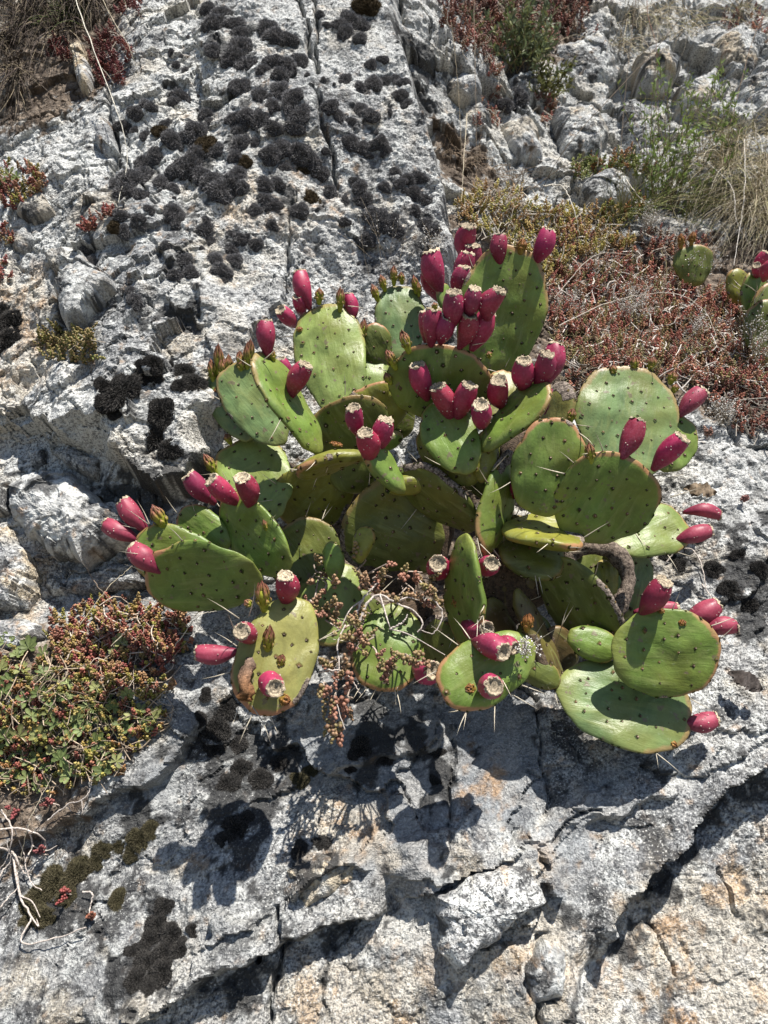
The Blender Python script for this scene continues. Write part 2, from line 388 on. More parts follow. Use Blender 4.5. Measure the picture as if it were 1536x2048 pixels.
# lower rock is fine foliated slab, upper boulder is lumpy and pitted, the recess is crumbly
low = sstep(-(V + 0.05 + 0.1 * noise(U * 3, V * 3, 2)), -0.05, 0.15)
left = sstep(-(U + 0.30 + 0.05 * noise(U * 4, V * 4, 3)), -0.03, 0.06) * (1 - low)
ca, sa = math.cos(0.55), math.sin(0.55)
RU = U * ca + V * sa; RV = -U * sa + V * ca                 # foliation runs up to the right
wx = 0.03 * fbm(U * 12, V * 12, 3, 0.5, 40); wy = 0.03 * fbm(U * 12, V * 12, 3, 0.5, 50)
f1, e1 = facets((RU + wx) * 5, (RV + wy) * 9, 1, 0.5, 0.55)
f2, e2 = facets((RU + wx) * 12, (RV + wy) * 26, 2, 0.5, 0.6)
f3, e3 = facets((U + wx * 0.6) * 20, (V + wy * 0.6) * 24, 3, 0.6, 0.6)
f4, e4 = facets((U + wx * 0.5) * 55, (V + wy * 0.5) * 55, 4, 0.6, 0.6)
lump = fbm(U * 7, V * 7, 5, 0.55, 60)
bil = np.abs(noise(U * 26 + wx * 20, V * 26, 70)) + 0.5 * np.abs(noise(U * 55, V * 55, 71)) + 0.3 * np.abs(noise(U * 105, V * 105, 72))
mic = fbm(U * 110, V * 110, 2, 0.7, 80)
rough = 0.5 + 0.9 * sstep(noise(U * 4.3 + 5, V * 4.3, 33), -0.4, 0.4)
smooth_lo = sstep(noise(U * 3.1, V * 3.1, 44), -0.2, 0.3)   # patches of smoother slab
hA = A + lump * (0.016 * (1 - low) + 0.010 * low)
f6, e6 = facets((RU + wx * 1.6) * 2.4, (RV + wy * 1.6) * 4.6, 9, 0.5, 0.6)
SLAB = np.zeros_like(U)  # smoother slab areas, tinted bluish to paint in their shade
for p in ([(690,1460),(900,1420),(895,1600),(880,1740),(760,1780),(690,1720)], [(905,1400),(1075,1400),(1080,1560),(1060,1660),(960,1640),(905,1560)], [(1080,1620),(1180,1560),(1260,1500),(1200,1640),(1130,1760),(1080,1840),(1060,1720)], [(330,1520),(420,1390),(440,1440),(400,1500),(340,1590),(240,1640)], [(560,1450),(690,1440),(680,1560),(600,1600)]):
    q_ = uvs(p); SLAB = np.maximum(SLAB, pmask(q_, -0.02, 0.02))
hA += low * (0.015 * f6 + (1 - 0.6 * SLAB) * (0.0032 * f1 + 0.0011 * f2 * rough * (1 - 0.6 * smooth_lo)) + 0.0005 * f3 - 0.003 * np.exp(-(e6 / 0.008) ** 2) - (1 - 0.6 * SLAB) * (0.0028 * np.exp(-(e1 / 0.018) ** 2) + 0.0014 * np.exp(-(e2 / 0.05) ** 2) * (1 - 0.8 * smooth_lo)))
hA += (1 - low) * (0.008 * f3 * (0.06 + 0.42 * left) + 0.0008 * f4 * rough + 0.012 * f1 * (0.25 + left) + 0.0042 * (bil - 0.4) * rough
       - 0.006 * np.exp(-(e3 / 0.05) ** 2) * (0.2 + left))
hA += mic * (0.0017 - 0.0002 * low - 0.0008 * SLAB * low) + low * 0.0032 * (bil - 0.4) * (1 - 0.7 * smooth_lo) * (1 - 0.7 * SLAB)
f5, e5 = facets((U + wx * 1.5) * 8, (V + wy * 1.5) * 9, 5, 0.5, 0.6)
hB = B + lump * 0.022 + 0.003 * f3 + 0.0014 * f4 + 0.030 * f5 + 0.006 * (bil - 0.4) + mic * 0.0012 - 0.018 * np.exp(-(e5 / 0.05) ** 2)
# ledge soil in the recess is soft, not broken
soilB = sstep(-poly_sd(WU, WV, uvs([(880,420),(1000,440),(1250,400),(1700,380),(1700,1000),(1300,830),(1000,820),(900,700)], -0.15)), -0.05, 0.05)
soilB = np.maximum(soilB, sstep(-poly_sd(WU, WV, uvs([(850,260),(960,270),(1010,340),(1080,400),(960,420),(880,400)], -0.2)), -0.02, 0.03))
soilB = np.maximum(soilB, sstep(-poly_sd(WU, WV, uvs([(880,-200),(1200,-200),(1180,60),(1060,130),(930,120),(900,40)], -0.36)), -0.02, 0.05))
hB = hB * (1 - soilB * 0.7) + (B + lump * 0.02 + 0.004 * f4) * soilB * 0.7

def crack(h, pts, width, depth, hh=0.0):
    P = uvs(pts, hh); b = box_of(P, 0.06); h[b] = _crack(h[b], P, width, depth, WU[b], WV[b], U[b], V[b]); return h
def scarp(h, pts, amp, fall, hh=0.0):
    P = uvs(pts, hh); b = box_of(P, fall * 3.5 + 0.05); h[b] = _scarp(h[b], P, amp, fall, WU[b], WV[b]); return h
def _crack(h, P, width, depth, WU, WV, U, V):
    d, _ = seg_dist(WU, WV, P); w = width * (0.6 + 0.8 * np.abs(noise(U * 14, V * 14, 90)))
    return h - depth * np.exp(-(d / w) ** 2)
def _scarp(h, P, amp, fall, WU, WV, soft=0.004):
    d, s = seg_dist(WU, WV, P)
    end = sstep(np.minimum(np.hypot(WU - P[0, 0], WV - P[0, 1]), np.hypot(WU - P[-1, 0], WV - P[-1, 1])), 0.0, 0.05)
    sd = d * s
    return h + amp * end * sstep(sd, -soft, soft) * np.exp(-np.maximum(sd, 0) / fall)
for p, w, dd in (([(598,-40),(604,40),(622,110),(634,175),(640,190)], .0045, .030), ([(632,-20),(634,60),(640,120),(637,178)], .0030, .022),
    ([(625,220),(640,265),(660,330),(682,400)], .005, .028), ([(590,420),(585,500),(575,560),(570,620)], .003, .014),
    ([(120,560),(118,610),(140,660),(180,690)], .005, .03), ([(558,1795),(566,1880),(558,1950),(560,2100)], .004, .022),
    ([(1048,1840),(1040,1950),(1046,2100)], .004, .02), ([(898,1480),(893,1600),(905,1680)], .003, .014), ([(1255,1830),(1275,1880),(1295,1920)], .0022, .010),
    ([(1395,1730),(1410,1790),(1425,1810)], .0022, .010), ([(250,330),(300,420),(330,470)], .003, .012), ([(230,130),(215,240),(240,320),(235,400)], .006, .03),
    ([(1090,1680),(1130,1640),(1170,1625)], .003, .014), ([(970,1290),(1070,1400),(1075,1560),(1080,1620)], .003, .012)):
    hA = crack(hA, p, w, dd)
for p, amp, fall in (([(440,1440),(400,1490),(330,1562),(120,1655),(-80,1735)][::-1], .030, .10), ([(800,1790),(690,1835),(560,1872),(450,1925),(330,1992),(200,2070)][::-1], .050, .10),
    ([(760,1735),(690,1722),(600,1775),(560,1800)][::-1], .034, .05), ([(1148,1905),(1205,1800),(1290,1690),(1400,1580),(1536,1485),(1750,1370)], .075, .18),
    ([(205,930),(270,960),(330,1000),(400,990),(440,900)], .085, .16), ([(570,560),(600,500),(650,480),(680,520),(675,560)][::-1], .016, .05),
    ([(1120,1690),(1180,1640),(1240,1610),(1330,1560)], .018, .08), ([(760,1700),(850,1680),(960,1700),(1080,1640)][::-1], .018, .07), ([(380,600),(410,640),(425,700)], .02, .06),
    ([(640,1560),(720,1530),(860,1500),(900,1420)], .016, .08), ([(100,1130),(190,1140),(300,1110)], .03, .06), ([(330,640),(250,760),(160,870)][::-1], .018, .10)):
    hA = scarp(hA, p, amp, fall)
H = hA * (1 - MB) + hB * MB
soil = np.zeros_like(H); ochre = np.zeros_like(H); dark = np.zeros_like(H)
for p in SOIL_A: soil = np.maximum(soil, pmask(p, -0.05, 0.05))
soil = np.maximum(soil * (1 - MB), soilB * MB)
for p, w in OCHRE_A: ochre = np.maximum(ochre, w * pmask(p, -0.05, 0.04))
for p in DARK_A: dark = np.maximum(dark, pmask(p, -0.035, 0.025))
PT = W(U, V, H)
nv, nu = U.shape
idx = np.arange(nv * nu).reshape(nv, nu)
quads = np.stack([idx[:-1, :-1], idx[:-1, 1:], idx[1:, 1:], idx[1:, :-1]], -1).reshape(-1, 4)
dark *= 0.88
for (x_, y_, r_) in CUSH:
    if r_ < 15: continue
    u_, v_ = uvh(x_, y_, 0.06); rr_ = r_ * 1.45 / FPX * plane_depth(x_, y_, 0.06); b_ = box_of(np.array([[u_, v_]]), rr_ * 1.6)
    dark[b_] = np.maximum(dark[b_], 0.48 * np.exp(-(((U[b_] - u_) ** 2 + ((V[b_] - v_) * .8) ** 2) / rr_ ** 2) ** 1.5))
CREAM = np.zeros_like(U)
for p in ([(-60,540),(100,545),(140,700),(150,780),(60,860),(-60,900)], [(-60,1040),(80,1050),(90,1300),(-60,1300)], [(640,1590),(770,1590),(760,1700),(600,1760)], [(880,1700),(1090,1700),(1090,1900),(880,1950)], [(1190,1790),(1330,1720),(1600,1600),(1700,2100),(1150,2150)], [(560,1900),(860,1880),(870,2100),(600,2100)], [(420,400),(560,420),(560,500),(430,480)]):
    CREAM = np.maximum(CREAM, pmask(uvs(p), -0.05, 0.05))
PALE = np.clip((1 - low) * (1 - MB) * sstep(fbm(U * 3.5 + 2, V * 3.5, 3, 0.5, 66), -0.45, 0.25) * (0.55 + 0.6 * left), 0, 1)
PALE = np.maximum(PALE, 0.35 * low * sstep(fbm(U * 2.6 + 7, V * 2.6, 3, 0.5, 67), 0.05, 0.4) * (1 - SLAB)); PALE = np.maximum(PALE, MB * 0.5)
speck = (0.70 + 0.30 * sstep(fbm(U * 5.5, V * 5.5, 3, 0.6, 68), -0.3, 0.35)) * (1 - 0.5 * SLAB * low)
RC, soil, dark = rock_colour(U, V, soil, ochre, dark, pale=PALE, slab=SLAB * low, cream=CREAM * (1 - MB))
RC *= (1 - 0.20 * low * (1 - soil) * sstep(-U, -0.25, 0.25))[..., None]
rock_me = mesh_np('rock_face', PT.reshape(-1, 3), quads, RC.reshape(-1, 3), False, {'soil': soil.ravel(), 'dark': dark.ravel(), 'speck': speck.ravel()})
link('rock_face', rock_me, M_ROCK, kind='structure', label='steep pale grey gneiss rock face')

def h_at(u, v):
    i = int(np.clip(np.searchsorted(AV, v) - 1, 0, nv - 2)); j = int(np.clip(np.searchsorted(AU, u) - 1, 0, nu - 2))
    fv = (v - AV[i]) / (AV[i + 1] - AV[i]); fu = (u - AU[j]) / (AU[j + 1] - AU[j])
    return float(H[i, j] * (1 - fv) * (1 - fu) + H[i, j + 1] * (1 - fv) * fu + H[i + 1, j] * fv * (1 - fu) + H[i + 1, j + 1] * fv * fu)
def on_rock(px, py):
    """where the pixel's ray meets the rock sheet -> (u, v, h)"""
    d = ray(px, py); d0 = plane_depth(px, py, 0.16); prev = None
    t = d0
    for _ in range(260):
        p = CAM + d * t - ORG
        u, v, hh = p @ UW, p @ VW, p @ NW
        g = hh - h_at(u, v)
        if g <= 0: break
        t += max(0.0018, g * 0.65)
    return u, v, h_at(u, v)
def surf(px, py):
    u, v, h = on_rock(px, py); e = 0.012
    n = unit(NW - UW * (h_at(u + e, v) - h_at(u - e, v)) / (2 * e) - VW * (h_at(u, v + e) - h_at(u, v - e)) / (2 * e))
    return W(u, v, h), n

# the path below, outside the frame: the rock stands on it
gu = np.array([-1, 1, 1, -1]) * 400.0; gv = np.array([-400, -400, 400, 400.0])
g = mesh_np('ground', np.stack([gu, gv, np.full(4, 0.0)], 1), np.array([[0, 1, 2, 3]]), None, False)
mg, n_, l_, bs_ = new_mat('ground_path'); tg = NT(mg)
cg = tg.coord('Object')
l_.new(tg.mix(tg.noise(cg, 3, 6, 0.6), (0.07, 0.06, 0.045), (0.12, 0.11, 0.08)), bs_.inputs['Base Color']); bs_.inputs['Roughness'].default_value = 0.95
link('ground', g, mg, kind='structure', label='bare gravelly path at the foot of the rock')
# ------------------------------------------------------------------ the prickly pear
def pad_material():
    m, n, l, bs = new_mat('cactus_pad_skin'); t = NT(m)
    c = t.coord('Object'); a = t.attr('Col', 'Color'); rim = t.attr('rim'); cork = t.attr('cork'); blush = t.attr('blush')
    n1 = t.noise(c, 24, 5, 0.65, 0.8); lp = t.noise(c, 9, 3, 0.5); n2 = t.noise(c, 130, 4, 0.65); n3 = t.noise(t.scale(c, 90, 14, 90), 1.0, 4, 0.6, 0.6)
    k = t.ramp(n1, 0.3, 0.7, 0.72, 1.28)
    mul = t.n.new('ShaderNodeVectorMath'); mul.operation = 'SCALE'; t.lk(a, mul.inputs[0]); t.lk(k, mul.inputs['Scale'])
    base = t.mix(t.ramp(lp, 0.42, 0.66, 0, 0.48), mul.outputs[0], (0.185, 0.170, 0.026))
    base = t.mix(t.ramp(n3, 0.50, 0.72, 0, 0.40), base, (0.23, 0.26, 0.085))            # faint streaks along the pad
    base = t.mix(t.ramp(n2, 0.60, 0.74, 0, 0.30), base, (0.30, 0.33, 0.22))                      # waxy bloom flecks
    rk = t.ramp(t.math('ADD', rim, t.math('MULTIPLY', t.math('SUBTRACT', n1, 0.5), 1.3)), 0.42, 0.85)
    base = t.mix(t.math('MULTIPLY', rk, blush), base, t.mix(n2, (0.34, 0.10, 0.075), (0.36, 0.24, 0.10)))
    ck = t.ramp(t.math('ADD', cork, t.math('MULTIPLY', t.math('SUBTRACT', n2, 0.5), 1.1)), 0.40, 0.62)
    n4 = t.noise(c, 230, 4, 0.75)
    cc = t.mix(t.ramp(n4, 0.36, 0.66), (0.040, 0.028, 0.022), (0.33, 0.27, 0.22))
    base = t.mix(ck, base, t.mix(t.attr('ctone'), cc, t.mix(t.ramp(n4, 0.3, 0.7), (0.028, 0.019, 0.013), (0.135, 0.092, 0.058))))
    sp = t.noise(c, 75, 2, 0.5)
    base = t.mix(t.ramp(sp, 0.665, 0.71, 0, 0.75), base, t.mix(n4, (0.04, 0.03, 0.02), (0.26, 0.20, 0.13)))                     # small scars
    l.new(base, bs.inputs['Base Color'])
    rr = t.math('ADD', 0.42, t.math('MULTIPLY', ck, 0.4)); l.new(rr, bs.inputs['Roughness'])
    bs.inputs['Specular IOR Level'].default_value = 0.35
    bs.inputs['Subsurface Weight'].default_value = 0.0
    hh = t.math('ADD', t.math('ADD', t.math('MULTIPLY', n2, 0.4), t.math('MULTIPLY', n3, 0.7)), t.math('MULTIPLY', t.math('MULTIPLY', n4, ck), 2.0))
    l.new(t.bump(hh, 0.55, 0.003), bs.inputs['Normal'])
    return m
M_PAD = pad_material()
M_AREOLE = col_material('areole_felt', 0.9, 0.1, 900, 0.4)
M_SPINE = col_material('spine_horn', 0.5, 0.4, 300, 0.2)
def fruit_material():
    m, n, l, bs = new_mat('fruit_skin'); t = NT(m)
    c = t.coord('Object'); a = t.attr('Col', 'Color')
    oi = t.n.new('ShaderNodeObjectInfo').outputs['Random']
    n1 = t.noise(c, 60, 4, 0.6); n2 = t.noise(c, 350, 3, 0.6)
    k = t.ramp(n1, 0.3, 0.7, 0.75, 1.25)
    mul = t.n.new('ShaderNodeVectorMath'); mul.operation = 'SCALE'; t.lk(a, mul.inputs[0]); t.lk(k, mul.inputs['Scale'])
    base = t.mix(t.math('MULTIPLY', t.ramp(n2, 0.40, 0.70, 0.02, 0.22), t.ramp(oi, 0.0, 1.0, 0.4, 1.0)), mul.outputs[0], (0.46, 0.18, 0.25))   # pale bloom
    l.new(base, bs.inputs['Base Color']); l.new(t.ramp(n1, 0.3, 0.7, 0.38, 0.60), bs.inputs['Roughness']); bs.inputs['Specular IOR Level'].default_value = 0.35
    l.new(t.bump(t.math('ADD', n1, t.math('MULTIPLY', n2, 0.3)), 0.25, 0.002), bs.inputs['Normal'])
    return m
M_FRUIT = fruit_material()
M_SCAR = col_material('fruit_scar_dry', 0.85, 0.15, 700, 0.45, 0.6, 600)
M_BUD = col_material('bud_skin', 0.5, 0.3, 250, 0.25)

GREENS = {'g': (0.118, 0.182, 0.034), 'y': (0.178, 0.178, 0.026), 'b': (0.122, 0.186, 0.070), 'd': (0.088, 0.108, 0.021), 'l': (0.170, 0.228, 0.062), 'p': (0.215, 0.205, 0.062), 'o': (0.085, 0.060, 0.026)}
def outline(th, ob):
    s = (1 - math.cos(th)) / 2 if not isinstance(th, np.ndarray) else (1 - np.cos(th)) / 2
    x = np.sin(th); x = np.sign(x) * np.abs(x) ** 0.90
    return x * (1 - ob + 2 * ob * s ** 0.9) / (1 + ob * 0.25), s

class Pad:
    pass
PADS = {}
def make_pad(key, root, rootM, bx, by, tx, ty, w, o, mode, a, b, col='g', T=0.0075, bl=None, bw=None, blush=0.5, cork=(), ob=0.20, notch=None, wob=0.028, spines=0, label=None, seed=None):
    """bx,by,tx,ty: base and tip in photograph pixels, w apparent width in pixels, o depth in front of the wall;
    mode 'n': a,b = yaw and elevation of the face normal in degrees; mode 'r': a = roll, b = depth gain base->tip (m)"""
    rng = np.random.default_rng(seed if seed is not None else abs(hash(key)) % 99999 if isinstance(key, int) else sum(map(ord, key)) * 37)
    Bp = at(bx, by, o)
    dcen = plane_depth((bx + tx) / 2, (by + ty) / 2) - o
    if mode == 'n':
        ya, el = math.radians(a), math.radians(b)
        nrm = np.array([math.sin(ya) * math.cos(el), -math.cos(ya) * math.cos(el), math.sin(el)])
        d = ray(tx, ty); t_ = ((Bp - CAM) @ nrm) / (d @ nrm); Tp = CAM + d * t_
        ax = unit(Tp - Bp); wd = unit(cr(ax, nrm))
        fs = math.sqrt(max(1e-3, 1 - (wd @ unit(ray((bx + tx) / 2, (by + ty) / 2))) ** 2))
        Wd = w * dcen / FPX / max(fs, 0.5)
    else:
        Tp = CAM + ray(tx, ty) * (np.dot(Bp - CAM, FWD) - b)
        ax = unit(Tp - Bp); cv = unit(CAM - (Bp + Tp) / 2); n0 = unit(cv - ax * (cv @ ax)); w0 = cr(ax, n0)
        r = math.radians(a); nrm = n0 * math.cos(r) + w0 * math.sin(r); wd = cr(ax, nrm)
        Wd = w * dcen / FPX
    L = float(np.linalg.norm(Tp - Bp))
    if bl is None: bl = rng.uniform(-.05, .05)
    if bw is None: bw = rng.uniform(-.035, .035)
    cork = tuple(cork)
    if rng.random() < .8: cork += ((rng.uniform(-120, 120), rng.uniform(4, 14), rng.uniform(.03, .10)),)
    if rng.random() < .35: notch = tuple(notch or ()) + ((rng.uniform(-100, 100), rng.uniform(4, 9), rng.uniform(.03, .07)),)
    P = Pad(); P.L, P.W, P.T, P.B, P.ax, P.wd, P.n = L, Wd, T, Bp, ax, wd, nrm
    ph = rng.uniform(0, 6.28, 4); NS, NR, NB = 64, 15, 8
    sd = rng.uniform(0, 50)
    def zoff(x, y):
        return bl * L * ((y / L) ** 2) + bw * Wd * (2 * x / Wd) ** 2 + 0.0050 * fbm(x * 15 + sd, y * 15, 2, 0.5, 7) + 0.0007 * noise(x * 70 + sd, y * 40, 8)
    def edge(th):
        x, s = outline(th, ob)
        k = 1 + wob * np.sin(2 * th + ph[0]) + wob * 0.7 * np.sin(3 * th + ph[1]) + wob * 0.5 * np.sin(7 * th + ph[2]) + 0.25 * wob * np.sin(13 * th + ph[3])
        if notch is not None:
            for (na, nw, nd) in notch:
                dth = np.angle(np.exp(1j * (th - math.radians(180 + na)))); k = k - nd * np.exp(-(dth / math.radians(nw)) ** 2) * (1 + 0.25 * np.sin(23 * th + ph[1]))
        return x * Wd / 2 * k, 0.52 * L + (s - 0.52) * L * k
    th = np.linspace(0, 2 * np.pi, NS, endpoint=False); ex, ey = edge(th)
    def grid(r, sgn):
        x = r * ex; y = 0.52 * L + r * (ey - 0.52 * L)
        z = sgn * T * (1 - r ** 3.2) ** 0.5 if r < 1 else np.zeros(NS)
        return np.stack([x, y, z + zoff(x, y)], 1)
    rf = np.sin(np.linspace(0, 1, NR + 1)[1:] * np.pi / 2) ; rb = np.sin(np.linspace(0, 1, NB + 1)[1:] * np.pi / 2)
    Vs = [np.array([[0, 0.52 * L, T + zoff(np.array(0.0), np.array(0.52 * L))]])]; rr = [np.zeros(1)]
    for r in rf: Vs.append(grid(r, 1)); rr.append(np.full(NS, r))
    for r in rb[::-1][1:]: Vs.append(grid(r, -1)); rr.append(np.full(NS, r))
    Vs.append(np.array([[0, 0.52 * L, -T + zoff(np.array(0.0), np.array(0.52 * L))]])); rr.append(np.zeros(1))
    Vx = np.concatenate(Vs); rr = np.concatenate(rr)
    F3 = [(0, 1 + j, 1 + (j + 1) % NS) for j in range(NS)]
    nr = NR + NB - 1
    jj = np.arange(NS); kk = (jj + 1) % NS
    F4 = np.concatenate([np.stack([1 + i * NS + jj, 1 + (i + 1) * NS + jj, 1 + (i + 1) * NS + kk, 1 + i * NS + kk], 1) for i in range(nr - 1)])
    last = len(Vx) - 1; o0 = 1 + (nr - 1) * NS
    F3 += [(o0 + j, last, o0 + (j + 1) % NS) for j in range(NS)]
    ang = np.degrees(np.arctan2(Vx[:, 0] / Wd, (Vx[:, 1] - 0.5 * L) / L))          # 0 = tip
    tipness = sstep(Vx[:, 1] / L, 0.35, 0.95)
    base = np.array(GREENS[col]) * rng.uniform(0.9, 1.1)
    old = np.array([0.25, 0.24, 0.06])
    C = base[None] * (1 - 0.5 * sstep(1 - Vx[:, 1] / L, 0.75, 1.0)[:, None]) + old[None] * (0.5 * sstep(1 - Vx[:, 1] / L, 0.75, 1.0)[:, None])
    rim = sstep(rr, 0.80, 1.0) * (0.25 + 0.75 * tipness)
    ck = np.zeros(len(Vx))
    for (ca0, cw, depth) in cork:
        dd = np.abs((ang - ca0 + 180) % 360 - 180); ck = np.maximum(ck, sstep(cw - dd, 0, 14) * sstep(rr, 1 - depth - 0.08, 1 - depth + 0.05))
    me = mesh_np('pad', Vx, [np.array(F3), F4], C, True, {'rim': rim, 'cork': ck, 'blush': np.full(len(Vx), blush), 'ctone': np.full(len(Vx), 1.0 if col == 'o' else 0.0)})
    Mw = frame(Bp, wd, ax, nrm)
    ob_ = link('pad', me, M_PAD, root, rootM.inverted() @ Mw)
    if label: ob_['label'] = label
    # areoles, both faces and along the rim
    AB = Batch(); pts = []
    sp = 0.0262; rows = int(L / (sp * 0.80)) + 1
    for sgn in (1, -1):
        for i in range(1, rows):
            y = i * sp * 0.80 + rng.normal(0, 0.0018)
            for j in range(-6, 7):
                x = (j + 0.5 * (i % 2)) * sp + rng.normal(0, 0.0028)
                aa = math.atan2(x / Wd * 2, -(y - 0.52 * L) / L * 2)
                ex1, ey1 = edge(np.array([aa % (2 * np.pi)]))
                rad = math.hypot(x, y - 0.52 * L) / (math.hypot(ex1[0], ey1[0] - 0.52 * L) + 1e-9)
                if rad > 0.90 or y < 0.1 * L or rng.random() < (.06 if sgn > 0 else .5): continue
                y_ = y + rng.normal(0, .0016)
                z = sgn * T * math.sqrt(max(0, 1 - rad ** 3.2)) + float(zoff(np.array(x), np.array(y)))
                pts.append((x, y_, z, 0, 0, sgn, rng.uniform(.72, 1.2)))
    nE = int(1.9 * (L + Wd) / 0.030)
    redge = []
    for k in range(nE):
        t_ = math.radians(60 + 240 * (k + 0.5 + rng.uniform(-.45, .45)) / nE)
        ex1, ey1 = edge(np.array([t_])); q = unit([ex1[0], ey1[0] - 0.52 * L, 0])
        zz = float(zoff(ex1, ey1)[0]); redge.append((ex1[0], ey1[0], zz, q[0], q[1]))
        pts.append((ex1[0] * 0.995, 0.52 * L + (ey1[0] - 0.52 * L) * 0.995, zz, q[0], q[1], 0, rng.uniform(.6, 1.05)))
    T0, TF = AREOLE_T
    Rm = []; Pm = []; Cm = []
    for (x, y, z, qx, qy, sg, sc) in pts:
        nz = np.array([qx, qy, sg]) + np.array([0, 0.25, 0]) * (sg != 0); nz = unit(nz)
        x_ = unit(cr([0.13, 1, 0.2], nz)); y_ = cr(nz, x_); s_ = sc * rng.uniform(0.0014, 0.0021)
        Rm.append(np.stack([x_, y_, nz], 1) * s_); Pm.append((x, y, z))
        dk = np.array([0.030, 0.020, 0.012]) if rng.random() < 0.75 else np.array([0.12, 0.07, 0.035])
        Cm.append(np.where(AREOLE_SKIRT[:, None], base * 0.62, np.where(AREOLE_TOP[:, None], np.array([0.26, 0.20, 0.14]) * rng.uniform(0.3, 1.4), dk)))
    AB.many(T0, TF, np.array(Rm), np.array(Pm), np.array(Cm))
    am = AB.mesh('areoles'); link('areoles', am, M_AREOLE, ob_, None, kind='stuff')
    for k in range(int(spines * 2.3)):
        if not redge: break
        e = redge[rng.integers(len(redge))]
        d = unit(np.array([e[3], e[4], rng.uniform(-0.2, 0.9)]) + rng.normal(0, 0.35, 3)); Ls = rng.uniform(0.020, 0.044)
        spine(ob_, np.array(e[:3]), np.array(e[:3]) + d * Ls, rng)
    P.ob = ob_; PADS[key] = P
    return P
def spine(parent, p0, p1, rng):
    mid = (p0 + p1) / 2 + rng.normal(0, 0.02, 3) * np.linalg.norm(p1 - p0)
    pts = curve_pts([p0, mid, p1], 5); L = np.linalg.norm(p1 - p0)
    V_, F_ = tube(pts, np.array([1, 0.85, 0.65, 0.4, 0.06]) * min(0.00085, 0.00036 + L * 0.012), 5)
    c = np.array([0.62, 0.55, 0.42]) * rng.uniform(0.7, 1.1); tt = np.repeat(np.linspace(0, 1, 5), 5)[:, None]
    C = c * (1 - 0.5 * tt ** 3) ; C[:5] *= 0.5
    return link('spine', mesh_np('spine', V_, F_, C), M_SPINE, parent)
def areole_template():
    V_ = [(0, 0, 0.75)]; top = [True]
    for r, z in ((0.42, 0.66), (0.80, 0.34), (1.0, 0.10), (2.3, -0.30)):
        for k in range(5):
            a = 2 * math.pi * k / 5; V_.append((r * math.cos(a), r * math.sin(a), z)); top.append(r < 0.5)
    F_ = [(0, 1 + k, 1 + (k + 1) % 5) for k in range(5)]
    for i in range(3):
        for k in range(5):
            a, b = 1 + i * 5 + k, 1 + i * 5 + (k + 1) % 5; F_ += [(a, a + 5, b + 5), (a, b + 5, b)]
    return np.array(V_), np.array(F_), np.array(top)
_a = areole_template(); AREOLE_T = (_a[0], _a[1]); AREOLE_TOP = _a[2]; AREOLE_SKIRT = np.arange(len(_a[0])) >= 16; SEED_T = (_a[0][:16], _a[1][(_a[1] < 16).all(1)])

